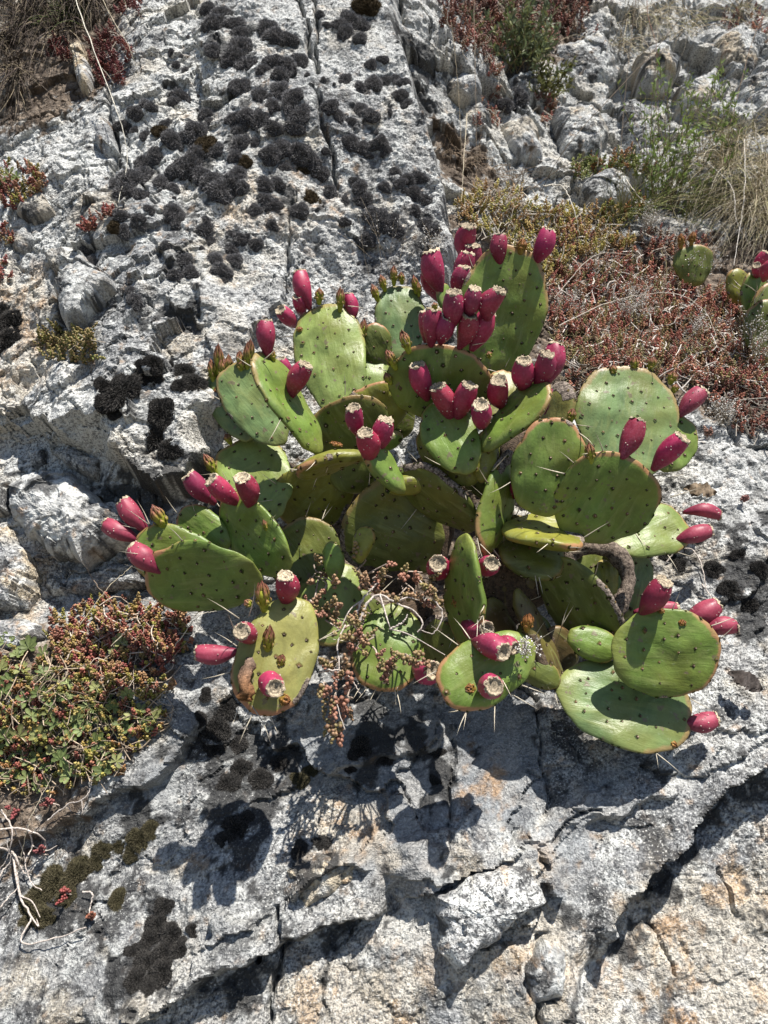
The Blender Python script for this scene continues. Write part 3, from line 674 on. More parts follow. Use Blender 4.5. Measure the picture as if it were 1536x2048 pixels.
def make_fruit(root, rootM, bx, by, tx, ty, w, pad=None, o=None, away=False, dull=False, L=None):
    rng = np.random.default_rng(int(bx * 7 + by * 13))
    if pad is not None and pad in PADS:
        P = PADS[pad]; d = ray(bx, by); dn = d @ P.n
        if abs(dn) > 0.35:
            dep = ((P.B - CAM) @ P.n) / dn
        else:
            q = P.B + P.ax * P.L * 0.8; dep = (q - CAM) @ FWD
        if o is not None: dep -= o
    else: dep = plane_depth(bx, by) - (o or 0.1)
    B0 = CAM + ray(bx, by) * dep
    sc = dep / FPX
    Lp = (1.72 if L is None else L) * w
    dx, dy = tx - bx, ty - by; ap = math.hypot(dx, dy)
    dz = math.sqrt(max(0, Lp * Lp - ap * ap)); dz = min(dz, 1.1 * Lp)
    if away: dz = -dz
    ax = unit(RGT * dx - UPV * dy - FWD * dz); L_ = max(ap, Lp if dz else ap) * sc; R_ = w / 2 * sc
    B0 = B0 - ax * 0.06 * L_
    x = unit(cr([0.2, 0.5, 1], ax)); y = cr(ax, x)
    NS, prof = 28, [(0.0, .05), (0.0, .22), (.06, .34), (.16, .52), (.28, .72), (.40, .88), (.52, .975), (.64, 1.0), (.75, .965), (.85, .88), (.92, .79), (.965, .72), (.985, .66), (.98, .60), (.945, .50), (.925, .30), (.92, .05)]
    kk = rng.uniform(-0.10, 0.10); a = np.linspace(0, 2 * np.pi, NS, endpoint=False); ph = rng.uniform(0, 6.28, 3)
    bend = rng.normal(0, 0.05, 2)
    Vx = []; Tz = []
    for (z, r) in prof:
        rib = 1 + 0.022 * np.sin(9 * a + ph[0]) * sstep(np.array(z), 0.45, 0.9) + 0.03 * np.sin(2 * a + ph[1]) + 0.015 * np.sin(5 * a + ph[2])
        rr = R_ * (r + kk * math.sin(math.pi * z) ) * rib
        zz = z * L_ * 1.06 + R_ * 0.05 * np.sin(4 * a + ph[2]) * (z > .8)
        Vx.append(np.stack([rr * np.cos(a) + bend[0] * L_ * math.sin(math.pi * z), rr * np.sin(a) + bend[1] * L_ * math.sin(math.pi * z), zz], 1)); Tz.append(np.full(NS, z))
    n = len(prof); jj = np.arange(NS); kx = (jj + 1) % NS
    def qd(i0, i1): return np.concatenate([np.stack([i * NS + jj, i * NS + kx, (i + 1) * NS + kx, (i + 1) * NS + jj], 1) for i in range(i0, i1)])
    Vx = np.concatenate(Vx); Tz = np.concatenate(Tz)
    dark = np.array([0.135, 0.007, 0.028]); red = np.array([0.275, 0.017, 0.060])
    red = red * rng.uniform(0.75, 1.2) * np.array([1, rng.uniform(.7, 1.6), rng.uniform(.8, 1.25)])
    if dull: red = np.array([0.26, 0.035, 0.062])
    C = dark + (red - dark) * sstep(Tz, 0.0, 0.55)[:, None]
    ns = 12 * NS
    me = mesh_np('fruit', Vx[:13 * NS], qd(0, 12), C[:13 * NS])
    Mw = frame(B0, x, y, ax)
    f = link('fruit', me, M_FRUIT, root, rootM.inverted() @ Mw)
    # dry flower scar: dished disc with a ragged rim
    Sv = []
    for (z, r) in ((.955, .745), (.99, .70), (1.005, .64), (.985, .56), (.95, .48), (.955, .38), (.935, .28), (.94, .15), (.925, .03)):
        rag = (1 + 0.07 * rng.normal(size=NS)) if r > 0.5 else 1 + 0.02 * rng.normal(size=NS)
        rr = R_ * (r + kk * math.sin(math.pi * min(z, 1))) * rag; zz = z * L_ * 1.06 + (R_ * 0.07 * rng.normal(size=NS) if r > .6 else 0) + 0.0002
        Sv.append(np.stack([rr * np.cos(a), rr * np.sin(a), np.broadcast_to(zz, (NS,))], 1))
    Sv = np.concatenate(Sv)
    sc_c = np.array([0.46, 0.38, 0.27]) * rng.uniform(0.7, 1.15)
    SC_ = np.tile(sc_c, (len(Sv), 1)) * rng.uniform(0.6, 1.25, (len(Sv), 1)); SC_[5 * NS:6 * NS] *= 0.5; SC_[7 * NS:] *= 0.55; SC_[4 * NS:5 * NS] *= 1.15
    link('scar', mesh_np('scar', Sv, qd(0, 8)[: 8 * NS], SC_), M_SCAR, f)
    # pale glochid tufts
    AB = Batch(); Rm = []; Pm = []; Cm = []
    zz = np.array([p[0] for p in prof[:12]]); rr_ = np.array([p[1] for p in prof[:12]])
    for k in range(16):
        z = rng.uniform(0.3, 0.95); t_ = rng.uniform(0, 2 * np.pi); r = R_ * (np.interp(z, zz[1:], rr_[1:]) + kk * math.sin(math.pi * z))
        nz = unit([math.cos(t_), math.sin(t_), 0.3]); x_ = unit(cr([0.1, 0.2, 1], nz)); s_ = rng.uniform(0.0007, 0.0012)
        Rm.append(np.stack([x_, cr(nz, x_), nz * 1.3], 1) * s_); Pm.append((r * math.cos(t_) + bend[0] * L_ * math.sin(math.pi * z), r * math.sin(t_) + bend[1] * L_ * math.sin(math.pi * z), z * L_ * 1.06))
        Cm.append(np.tile(np.array([0.55, 0.42, 0.36]) * rng.uniform(0.6, 1.1), (16, 1)))
    AB.many(SEED_T[0], SEED_T[1], np.array(Rm), np.array(Pm), np.array(Cm))
    link('glochids', AB.mesh('glochids'), M_SPINE, f, None, kind='stuff')
    return f

def make_bud(root, rootM, bx, by, tx, ty, w, pad=None, o=None, dry=False):
    rng = np.random.default_rng(int(bx * 5 + by * 3))
    if pad is not None and pad in PADS:
        P = PADS[pad]; d = ray(bx, by); dn = d @ P.n
        dep = ((P.B - CAM) @ P.n) / dn if abs(dn) > 0.35 else (P.B + P.ax * P.L * 0.8 - CAM) @ FWD
        dep -= (o if o is not None else 0.004)
    else: dep = plane_depth(bx, by) - (o or 0.1)
    B0 = CAM + ray(bx, by) * dep; sc = dep / FPX
    dx, dy = tx - bx, ty - by; ap = math.hypot(dx, dy); dz = 0.35 * ap
    ax = unit(RGT * dx - UPV * dy - FWD * dz); L_ = math.hypot(ap, dz) * sc; R_ = w / 2 * sc
    x = unit(cr([0.2, 0.5, 1], ax)); y = cr(ax, x); NS = 12; a = np.linspace(0, 2 * np.pi, NS, endpoint=False)
    Vx = []; Cs = []
    g0, g1 = (np.array([0.22, 0.25, 0.025]), np.array([0.28, 0.28, 0.03])) if not dry else (np.array([0.22, 0.15, 0.03]), np.array([0.26, 0.14, 0.03]))
    for (z, r) in ((-.06, .3), (.0, .50), (.12, .62), (.28, .78), (.44, .92), (.58, .95), (.72, .6), (.76, .1)):
        Vx.append(np.stack([R_ * r * np.cos(a), R_ * r * np.sin(a), np.full(NS, z * L_)], 1)); Cs.append(np.tile(g0 + (g1 - g0) * z, (NS, 1)))
    jj = np.arange(NS); kx = (jj + 1) % NS
    F = np.concatenate([np.stack([i * NS + jj, i * NS + kx, (i + 1) * NS + kx, (i + 1) * NS + jj], 1) for i in range(7)])
    bd = link('flower_bud', mesh_np('flower_bud', np.concatenate(Vx), F, np.concatenate(Cs)), M_BUD, root, rootM.inverted() @ frame(B0, x, y, ax))
    # overlapping pointed tepals
    AB = Batch()
    for ring, (n_, z0, ln, rb, lean) in enumerate(((7, .46, .34, .92, -.02), (6, .52, .40, .74, -.12), (4, .58, .42, .45, -.2), (5, .26, .20, .92, .22))):
        for k in range(n_):
            t_ = 2 * math.pi * (k + 0.5 * (ring % 2)) / n_ + rng.normal(0, 0.12)
            er = np.array([math.cos(t_), math.sin(t_), 0]); et = np.array([-math.sin(t_), math.cos(t_), 0]); ez = np.array([0, 0, 1.0])
            hw = R_ * 0.42 * rng.uniform(0.8, 1.1); ll = ln * L_ * rng.uniform(0.85, 1.12); b0 = er * R_ * rb * 0.9 + ez * z0 * L_
            p = []
            for f, wv, out in ((0, .7, 0.0), (.35, 1.0, .16), (.7, .7, .10), (1.0, .06, -.15)):
                cx = b0 + ez * ll * f + er * R_ * (out + lean * f * 1.2)
                p += [cx - et * hw * wv, cx + er * R_ * 0.10, cx + et * hw * wv, cx - er * R_ * 0.12]
            Fq = []
            for i in range(3):
                for j in range(4): Fq.append((i * 4 + j, i * 4 + (j + 1) % 4, i * 4 + 4 + (j + 1) % 4, i * 4 + 4 + j))
            tip = np.array([0.21, 0.070, 0.055]) if not dry else np.array([0.22, 0.085, 0.03]); lo = np.array([0.26, 0.25, 0.04]) if not dry else np.array([0.25, 0.14, 0.03])
            tt = np.repeat([0.0, .35, .8, 1.0] if ring < 3 else [0, .1, .4, .9], 4)[:, None]; AB.add(np.array(p), Fq, (lo * (1 - tt) + tip * tt) * rng.uniform(0.75, 1.25))
    link('tepals', AB.mesh('tepals'), M_BUD, bd)
    return bd

c0 = at(850, 1120, 0.0)
cactus = thing('prickly_pear_cactus', c0, 'large sprawling prickly pear cactus with magenta fruits in the middle of the rock face', 'cactus')
RM = Matrix.Translation(Vector(c0))
def pd(key, *a, **k): return make_pad(key, cactus, RM, *a, **k)
# key, base, tip, width, depth, mode...
pd('trunk', 1010,1260,1000,1090,120, .05,'n',0,0,'o',T=.02,blush=.1,cork=((0,180,.9),))
pd('trunk2', 850,1150,820,960,150, .02,'n',0,10,'o',T=.02,blush=.1,cork=((0,180,.9),))
pd('p1', 688,838,640,604,142, 0.115,'n',-8,22,'l',blush=.35, spines=2, bw=-.02)
pd('p2', 634,908,524,702,128, 0.170,'r',58,.02,'g',T=.009,blush=.5,spines=2,bl=-.05)
pd('p3', 572,884,452,742,112, 0.115,'n',-12,20,'b',blush=.5,spines=1)
pd('p4', 506,880,424,752,86, 0.085,'n',-15,18,'b',blush=.4)
pd('p5', 556,1040,466,872,150, 0.085,'n',-10,34,'l',blush=.6,notch=((-38,10,.14),(8,9,.06)),wob=.03,spines=1)
pd('p6', 735,930,668,806,175, 0.100,'n',0,-22,'d',blush=.4)
pd('p7', 775,866,742,764,128, .140,'n',8,-12,'y',blush=.9,notch=((-42,13,.26),),cork=((-45,18,.20),))
pd('p8', 806,728,796,568,102, 0.085,'n',4,16,'b',blush=.3)
pd('p9', 768,740,730,650,74, .080,'n',0,-6,'d',blush=.9)
pd('p10', 730,800,748,704,92, 0.090,'n',10,32,'l',blush=.3)
pd('p11', 968,748,1038,498,172, 0.090,'n',5,-6,'g',blush=.7,spines=1,ob=.10)
pd('p12', 862,842,894,690,198, 0.180,'n',-4,-20,'g',blush=.8,spines=2,ob=.10)
pd('p13', 902,640,884,568,46, .120,'r',62,.0,'g',blush=.9)
pd('p14', 938,950,868,800,112, 0.225,'n',-14,26,'g',T=.010,blush=.5,spines=1)
pd('p15', 962,900,1096,766,112, 0.220,'r',-52,.02,'g',T=.010,blush=.6,spines=1,cork=((-20,12,.1),))
pd('p16', 945,968,852,846,104, 0.185,'n',-22,4,'y',T=.010,blush=.6)
pd('p17', 962,966,976,864,56, 0.195,'n',12,10,'y',T=.012,blush=.5,cork=((90,26,.25),))
pd('p18', 985,835,1018,744,70, 0.120,'n',15,28,'p',blush=.7)
pd('p19', 1092,892,1126,764,100, .100,'r',-50,.0,'p',T=.011,blush=.6,cork=((0,70,.35),))
pd('p20', 1030,960,1052,862,90, .120,'n',10,10,'o',T=.012,cork=((0,120,.6),))
pd('p21', 1082,1036,1112,834,140, 0.210,'n',-8,0,'g',T=.009,blush=.9,spines=1,ob=.05,cork=((22,14,.08),))
pd('p22', 1240,955,1268,740,208, 0.115,'n',6,24,'b',blush=.5,spines=1,ob=.12)
pd('p23', 1318,940,1372,832,100, 0.095,'n',10,18,'g',blush=.5)
pd('p24', 1158,1078,1262,916,190, 0.180,'n',4,-16,'g',blush=.8,spines=3,ob=.06,cork=((-118,9,.35),))
pd('p25', 1225,1090,1372,1038,118, 0.120,'n',4,40,'l',blush=.6,spines=3)
pd('p26', 1006,1062,1168,1078,150, .185,'r',-62,.01,'y',T=.012,bw=.10,blush=.8,spines=2,cork=((20,16,.12),(-10,34,.5)))
pd('p27', 996,1100,1132,1122,120, .150,'r',-38,.0,'d',T=.010,blush=.3,spines=3)
pd('p28', 1026,896,966,1112,110, 0.200,'r',-56,.03,'g',T=.010,blush=.7,spines=4,cork=((175,60,.25),))
pd('p29', 928,1066,936,1302,150, 0.205,'r',60,.0,'g',T=.010,blush=1.0,spines=5,bw=.05,cork=((-35,10,.1),))
pd('p30', 1066,1286,886,1388,142, 0.200,'n',8,28,'g',T=.010,blush=.9,spines=4,bw=-.05)
pd('p31', 1104,1112,1216,1306,140, .150,'n',-30,-14,'d',T=.009,blush=.5,spines=2,cork=((-72,48,.10),))
pd('p33', 1166,1218,1196,1104,80, .060,'n',0,10,'d',blush=.2)
pd('p33b', 1206,1220,1216,1120,50, .075,'n',20,10,'y',blush=.3)
pd('p34', 1236,1236,1272,1096,96, .050,'n',10,10,'b',blush=.2)
pd('p35', 1222,1292,1436,1318,182, 0.175,'n',-2,8,'g',blush=.8,spines=2,ob=.08)
pd('p36', 1116,1376,1380,1444,178, 0.115,'n',2,36,'b',T=.010,bw=.07,blush=.5,spines=2,ob=.10)
pd('p37', 1132,1270,1236,1302,70, .130,'n',0,20,'g',T=.010,blush=.4)
pd('p38', 522,1146,286,1172,152, 0.205,'n',-6,-20,'g',blush=.9,spines=3,ob=.08)
pd('p39', 450,1134,270,1096,126, 0.150,'n',-6,12,'g',blush=.6,spines=2)
pd('p40', 456,1098,362,1024,84, 0.120,'n',-4,16,'g',blush=.9,spines=2)
pd('p41', 580,1144,438,1006,116, .160,'n',-34,-2,'g',T=.009,blush=.7,spines=3)
pd('p42', 592,1198,516,1428,164, 0.225,'n',6,28,'p',T=.011,blush=1.0,spines=3,ob=.06,cork=((-62,22,.10),))
pd('p43', 700,930,566,1046,158, 0.110,'n',-4,-16,'y',blush=.3,spines=2,cork=((-75,48,.10),))
pd('p44', 736,908,592,940,96, 0.195,'r',-74,.01,'y',T=.012,blush=.8,spines=2,cork=((-60,16,.12),))
pd('p45', 806,985,728,890,60, 0.230,'r',40,.01,'g',T=.012,blush=.7,bw=.1,cork=((150,16,.1),))
pd('p45b', 770,976,850,968,44, .175,'r',30,.0,'y',T=.012,blush=.4)
pd('p45c', 742,900,806,872,40, .185,'r',50,.0,'g',T=.010,blush=.4)
pd('p46', 958,1062,802,936,120, 0.140,'r',-46,.0,'d',T=.011,blush=.3,spines=4,cork=((60,60,.10),))
pd('p47', 884,1110,692,1020,196, 0.070,'n',4,-6,'d',blush=.3,spines=2,cork=((-60,40,.08),))
pd('p48', 716,1124,734,1052,44, .165,'r',-30,.0,'y',T=.009,blush=.4)
pd('p49', 672,1164,662,1082,40, .150,'n',-20,4,'g',T=.007,blush=.3)
pd('p50', 660,1180,570,1050,150, 0.050,'n',0,14,'d',blush=.4,spines=3)
pd('p51', 690,1130,636,1288,130, 0.110,'n',4,30,'l',blush=.4,spines=2)
pd('p52', 806,1216,748,1378,148, 0.130,'n',4,32,'g',blush=.8,spines=4,ob=.06)
pd('p53', 940,1140,990,1300,100, .080,'n',0,-6,'d',blush=.3,spines=2)
pd('p54', 1030,1176,1122,1386,84, .150,'r',-58,.0,'o',T=.012,blush=.3,spines=2,cork=((0,110,.30),))
pd('p55', 1010,1310,1120,1366,60, .130,'n',0,10,'d',T=.012,blush=.3)
pd('p56', 1000,1130,1110,1190,110, .095,'n',0,0,'o',T=.016,cork=((0,180,.8),))
pd('p57', 800,1110,760,1180,120, .06,'n',0,10,'o',T=.012,cork=((0,180,.9),))
pd('p58', 830,850,760,830,90, .110,'n',0,-10,'d',blush=.2)
pd('p59', 1010,1000,950,900,110, .09,'n',0,-10,'d',blush=.2)
pd('p60', 1150,1090,1120,1010,120, .10,'n',0,-10,'d',blush=.2)

for i, (bx, by, tx, ty, w, o, a, e, cl, ck) in enumerate(((860,1230,900,1330,90,.09,10,-4,'d',.1),(790,1200,850,1290,100,.08,-10,0,'o',.6),(690,1180,740,1270,110,.09,0,6,'d',.1),(980,1200,1010,1310,80,.10,20,-6,'o',.5),(1080,1230,1060,1330,90,.09,-15,0,'d',.2),
    (740,980,690,900,120,.09,-10,-8,'d',.2),(900,1000,860,900,110,.11,10,-8,'o',.4),(1050,1120,1000,1040,100,.10,-10,-12,'d',.2),(640,1170,590,1250,100,.09,-5,-6,'d',.2),(1150,1330,1080,1270,90,.08,10,0,'o',.5),(1180,1010,1140,930,100,.11,0,-10,'d',.1))):
    pd('x%d' % i, bx, by, tx, ty, w, o, 'n', a, e, cl, T=.010, blush=.3, spines=3, cork=((i * 57 % 360 - 180, 60, ck),))  # extra back pads, added to thicken the interior and join up its shadow
# the dead looped pad: a corky arch with a hole through it
def arch():
    pts = [at(1124,1150,.105), at(1140,1108,.115), at(1180,1096,.125), at(1222,1100,.125), at(1250,1132,.12), at(1256,1172,.115), at(1238,1208,.11), at(1222,1240,.105)]
    c = curve_pts(pts, 40); V_, F_ = tube(c, 0.0115 * (1 + 0.18 * np.sin(np.linspace(0, 16, 40))), 14)
    q = np.repeat(c, 14, 0); V_ = q + (V_ - q) * (1 + 0.25 * fbm(V_[:, 0] * 90 + V_[:, 2] * 40, V_[:, 2] * 90 + V_[:, 1] * 70, 3, 0.6, 5))[:, None]
    me = mesh_np('dead_pad', V_ - c0, F_, np.tile(GREENS['o'], (len(V_), 1)), True, {'rim': np.zeros(len(V_)), 'cork': np.full(len(V_), .95), 'blush': np.zeros(len(V_)), 'ctone': np.full(len(V_), .45)})
    o = link('dead_pad', me, M_PAD, cactus); o['label'] = 'grey corky dead pad looped into an arch'
arch()
# the torn brown stub hanging on the lower left pad
def stub():
    c = curve_pts([at(500,1318,.242), at(492,1345,.248), at(492,1372,.252), at(488,1402,.246)], 22)
    V_, F_ = tube(c, np.interp(np.linspace(0, 1, 22), [0, .15, .5, .75, .95, 1], [.004, .0085, .0075, .0095, .0085, .003]), 14)
    q = np.repeat(c, 14, 0); V_ = q + (V_ - q) * (1 + 0.75 * fbm(V_[:, 0] * 230, V_[:, 2] * 60, 3, 0.65, 5))[:, None]
    t_ = np.repeat(np.linspace(0, 1, 22), 14)[:, None]
    C = (np.array([0.15, 0.11, 0.085]) * (1 - t_) + np.array([0.19, 0.085, 0.030]) * t_) * np.random.default_rng(4).uniform(.45, 1.5, (len(V_), 1))
    o = link('dried_stub', mesh_np('dried_stub', V_ - c0, F_, C), M_SCAR, cactus); o['label'] = 'torn dry brown stub on the lower left pad'
stub()
FR = [(935,523,932,468,42,'p13'),(1000,530,997,474,34,'p11'),(1068,526,1093,467,40,'p11'),(881,582,860,510,46,'p13'),(876,598,853,552,38,'p8'),(946,562,942,502,40,'p13'),
 (920,572,934,514,38,'p13'),(917,598,925,542,37,'p13'),(905,652,903,597,42,'p12'),(934,634,946,587,36,'p12'),(974,642,993,592,40,'p12'),(862,690,866,626,42,'p12'),(851,682,850,628,34,'p12'),
 (881,686,893,644,34,'p12'),(919,694,934,641,42,'p12'),(944,698,974,627,46,'p12'),(854,797,832,736,44,'p14'),(902,838,872,778,44,'p14'),(914,838,935,776,46,'p14'),(962,854,953,818,44,'p14'),
 (1006,814,988,770,45,'p15'),(1046,780,1038,731,42,'p15'),(1072,770,1085,716,42,'p15'),(1096,763,1112,688,44,'p15'),(1094,844,1115,776,34,'p19'),
 (619,615,599,543,37,'p1'),(606,632,598,602,27,'p1'),(592,652,566,630,32,'p1'),(704,642,697,588,28,'p8'),(536,711,532,643,40,'p2'),(582,793,616,736,44,'p2'),(578,762,564,722,28,'p1'),
 (720,872,708,820,40,'p45'),(754,902,772,843,42,'p45'),(739,922,731,870,44,'p45'),(428,1005,380,950,44,'p41'),(478,1007,430,960,45,'p41'),(499,1014,493,956,45,'p41'),
 (292,1060,244,1001,42,'p39'),(275,1080,208,1047,38,'p39'),(320,1142,261,1094,43,'p38'),(570,1207,577,1147,44,'p42'),(503,1282,496,1251,46,'p42'),(472,1303,392,1306,42,'p42'),(538,1372,562,1358,50,'p42'),
 (1022,992,1050,958,46,'p28'),(882,1142,870,1121,48,'p29'),(967,1138,974,1122,42,'p28'),(928,1245,965,1248,46,'p29'),(948,1284,998,1292,50,'p30'),(990,1284,1022,1288,34,'p30'),(828,1331,862,1325,50,'p52'),(967,1382,977,1354,50,'p30'),
 (1360,830,1406,780,42,'p22'),(1244,914,1276,840,46,'p24'),(1308,937,1352,878,48,'p24'),(1370,1025,1440,1030,32,'p25'),(1353,1081,1421,1060,37,'p25'),
 (1284,1224,1313,1158,50,'p35'),(1272,1224,1356,1216,32,'p36'),(1372,1242,1437,1210,44,'p35'),(1410,1266,1472,1251,41,'p35'),(1368,1446,1433,1438,42,'p36')]
BEHIND = {(876,598):-.02,(704,642):.02,(606,632):-.02,(592,652):-.02,(851,682):-.012,(578,762):-.02,(1272,1224):-.02,(1372,1242):-.03,(1410,1266):-.02,(935,523):-.03,(946,562):-.012}
SIDE = {(1370,1025),(1353,1081),(320,1142),(275,1080),(292,1060),(472,1303),(1410,1266),(1372,1242),(1272,1224),(1368,1446),(1360,830)}
for (bx, by, tx, ty, w, p) in FR:
    L = 1.9 if (bx, by) in ((935,523),) else None
    make_fruit(cactus, RM, bx, by, tx, ty, w, p, BEHIND.get((bx, by)), away=False, dull=(bx, by) in SIDE, L=1.3 if (bx, by) in SIDE else None)
BU = [(440,758,441,692,20,'p4'),(428,765,424,722,18,'p4'),(446,762,447,716,20,'p4'),(456,752,460,712,18,'p4'),(482,745,486,718,18,'p3'),(496,742,498,688,18,'p3'),(484,742,480,704,16,'p3'),(500,735,505,682,16,'p3'),
 (436,795,434,775,15,'p4',1),(638,608,640,578,18,'p1'),(680,622,682,578,17,'p1'),(722,684,729,642,18,'p9'),(756,602,744,572,16,'p8'),(770,582,761,552,15,'p8'),(788,570,787,534,15,'p8'),(804,568,802,546,13,'p8'),
 (832,586,827,554,14,'p8'),(838,592,836,566,12,'p8'),(818,705,803,664,20,'p12'),(792,738,773,702,20,'p12'),(782,768,770,746,17,'p12'),(548,722,542,700,14,'p2'),(600,664,599,654,13,'p1',1),
 (1040,508,1045,480,20,'p11',1),(978,718,976,702,14,'p11'),(986,762,984,750,12,'p15'),(1140,845,1144,818,18,'p19'),(872,618,867,606,13,'p12'),(1226,752,1224,730,16,'p22'),(1268,742,1266,714,17,'p22'),(1300,744,1304,714,18,'p22'),
 (1340,768,1346,742,19,'p22'),(1346,786,1352,768,15,'p22'),(1182,926,1174,886,20,'p24'),(432,948,412,910,20,'p5'),(462,888,452,868,16,'p5'),(332,1058,309,1010,28,'p39'),(529,1222,526,1160,28,'p42'),(534,1308,543,1248,24,'p42'),
 (560,1336,566,1306,17,'p42'),(503,1212,490,1200,16,'p42'),(560,1398,582,1400,22,'p42',1),(912,1218,916,1192,20,'p29',1),(1053,1262,1056,1224,22,'p30',1),(950,1378,930,1374,20,'p30',1),(1322,1226,1322,1216,13,'p35',1),
 (1363,1252,1363,1238,16,'p35',1),(1218,1432,1218,1422,13,'p36',1),(1336,1484,1352,1490,16,'p36',1),(672,892,674,884,24,'p44',1),(534,1062,528,1040,10,'p41')]
for b in BU:
    make_bud(cactus, RM, b[0], b[1], b[2], b[3], b[4], b[5], None, len(b) > 6)
# the long single spines that stand out
rs = np.random.default_rng(77)
for (x0, y0, x1, y1, pk, dz) in ((478,1237,414,1196,'p42',.02),(472,1267,455,1224,'p42',.03),(498,1232,510,1164,'p42',.02),(477,1414,464,1452,'p42',.02),(506,1428,478,1488,'p42',.02),(504,1412,541,1486,'p42',.04),
    (358,1032,330,992,'p40',.01),(392,1030,382,996,'p40',.01),(1002,1020,942,970,'p28',.02),(1000,1018,990,990,'p28',.02),(1010,1030,1008,1092,'p28',.01),(985,1095,1004,1124,'p28',.01),(1012,1100,1007,1140,'p28',.0),
    (1166,1076,1222,1042,'p26',.01),(1132,1105,1182,1102,'p27',.02),(1070,1150,1078,1198,'p27',.01),(1076,1148,1086,1190,'p27',.01),(1084,1142,1108,1160,'p27',.01),(965,1148,963,1182,'p28',.03),
    (890,1228,878,1266,'p29',.02),(908,1275,897,1298,'p29',.02),(720,1375,706,1398,'p52',.02),(752,1378,736,1412,'p52',.02),(790,1378,792,1412,'p52',.02),(795,1375,794,1395,'p52',.02),
    (1005,1360,1024,1396,'p30',.02),(955,1240,952,1290,'p30',.02),(1066,1290,1092,1240,'p54',.02),(1064,1288,1112,1258,'p54',.02),(1335,955,1380,946,'p24',.01),(1340,995,1410,972,'p24',.01),(1270,1065,1295,1096,'p25',.02),
    (600,938,582,943,'p44',.01),(652,945,658,930,'p44',.01),(880,930,848,912,'p46',.02),(822,980,828,930,'p46',.01),(895,1000,912,980,'p46',.02),(420,838,390,832,'p4',.01),(545,1000,510,1004,'p5',.01),(552,968,520,944,'p5',.02),
    (696,612,734,618,'p1',.01),(528,720,564,690,'p2',.01),(690,790,688,745,'p7',.01),(800,690,826,682,'p12',.01),(1010,735,1022,712,'p11',.01),(868,780,866,730,'p12',.02),(945,690,978,684,'p12',.01)):
    P = PADS[pk]; d = ray(x0, y0); dn = d @ P.n
    dep = ((P.B - CAM) @ P.n) / dn if abs(dn) > 0.3 else (P.B + P.ax * P.L * .6 - CAM) @ FWD
    p0 = CAM + d * (dep - P.T * 0.8); p1 = CAM + ray(x1, y1) * (dep - P.T - dz)
    Mi = np.array((RM.inverted() @ frame(P.B, P.wd, P.ax, P.n)).inverted() @ RM.inverted())
    spine(P.ob, (Mi @ np.append(p0, 1))[:3], (Mi @ np.append(p1, 1))[:3], rs)
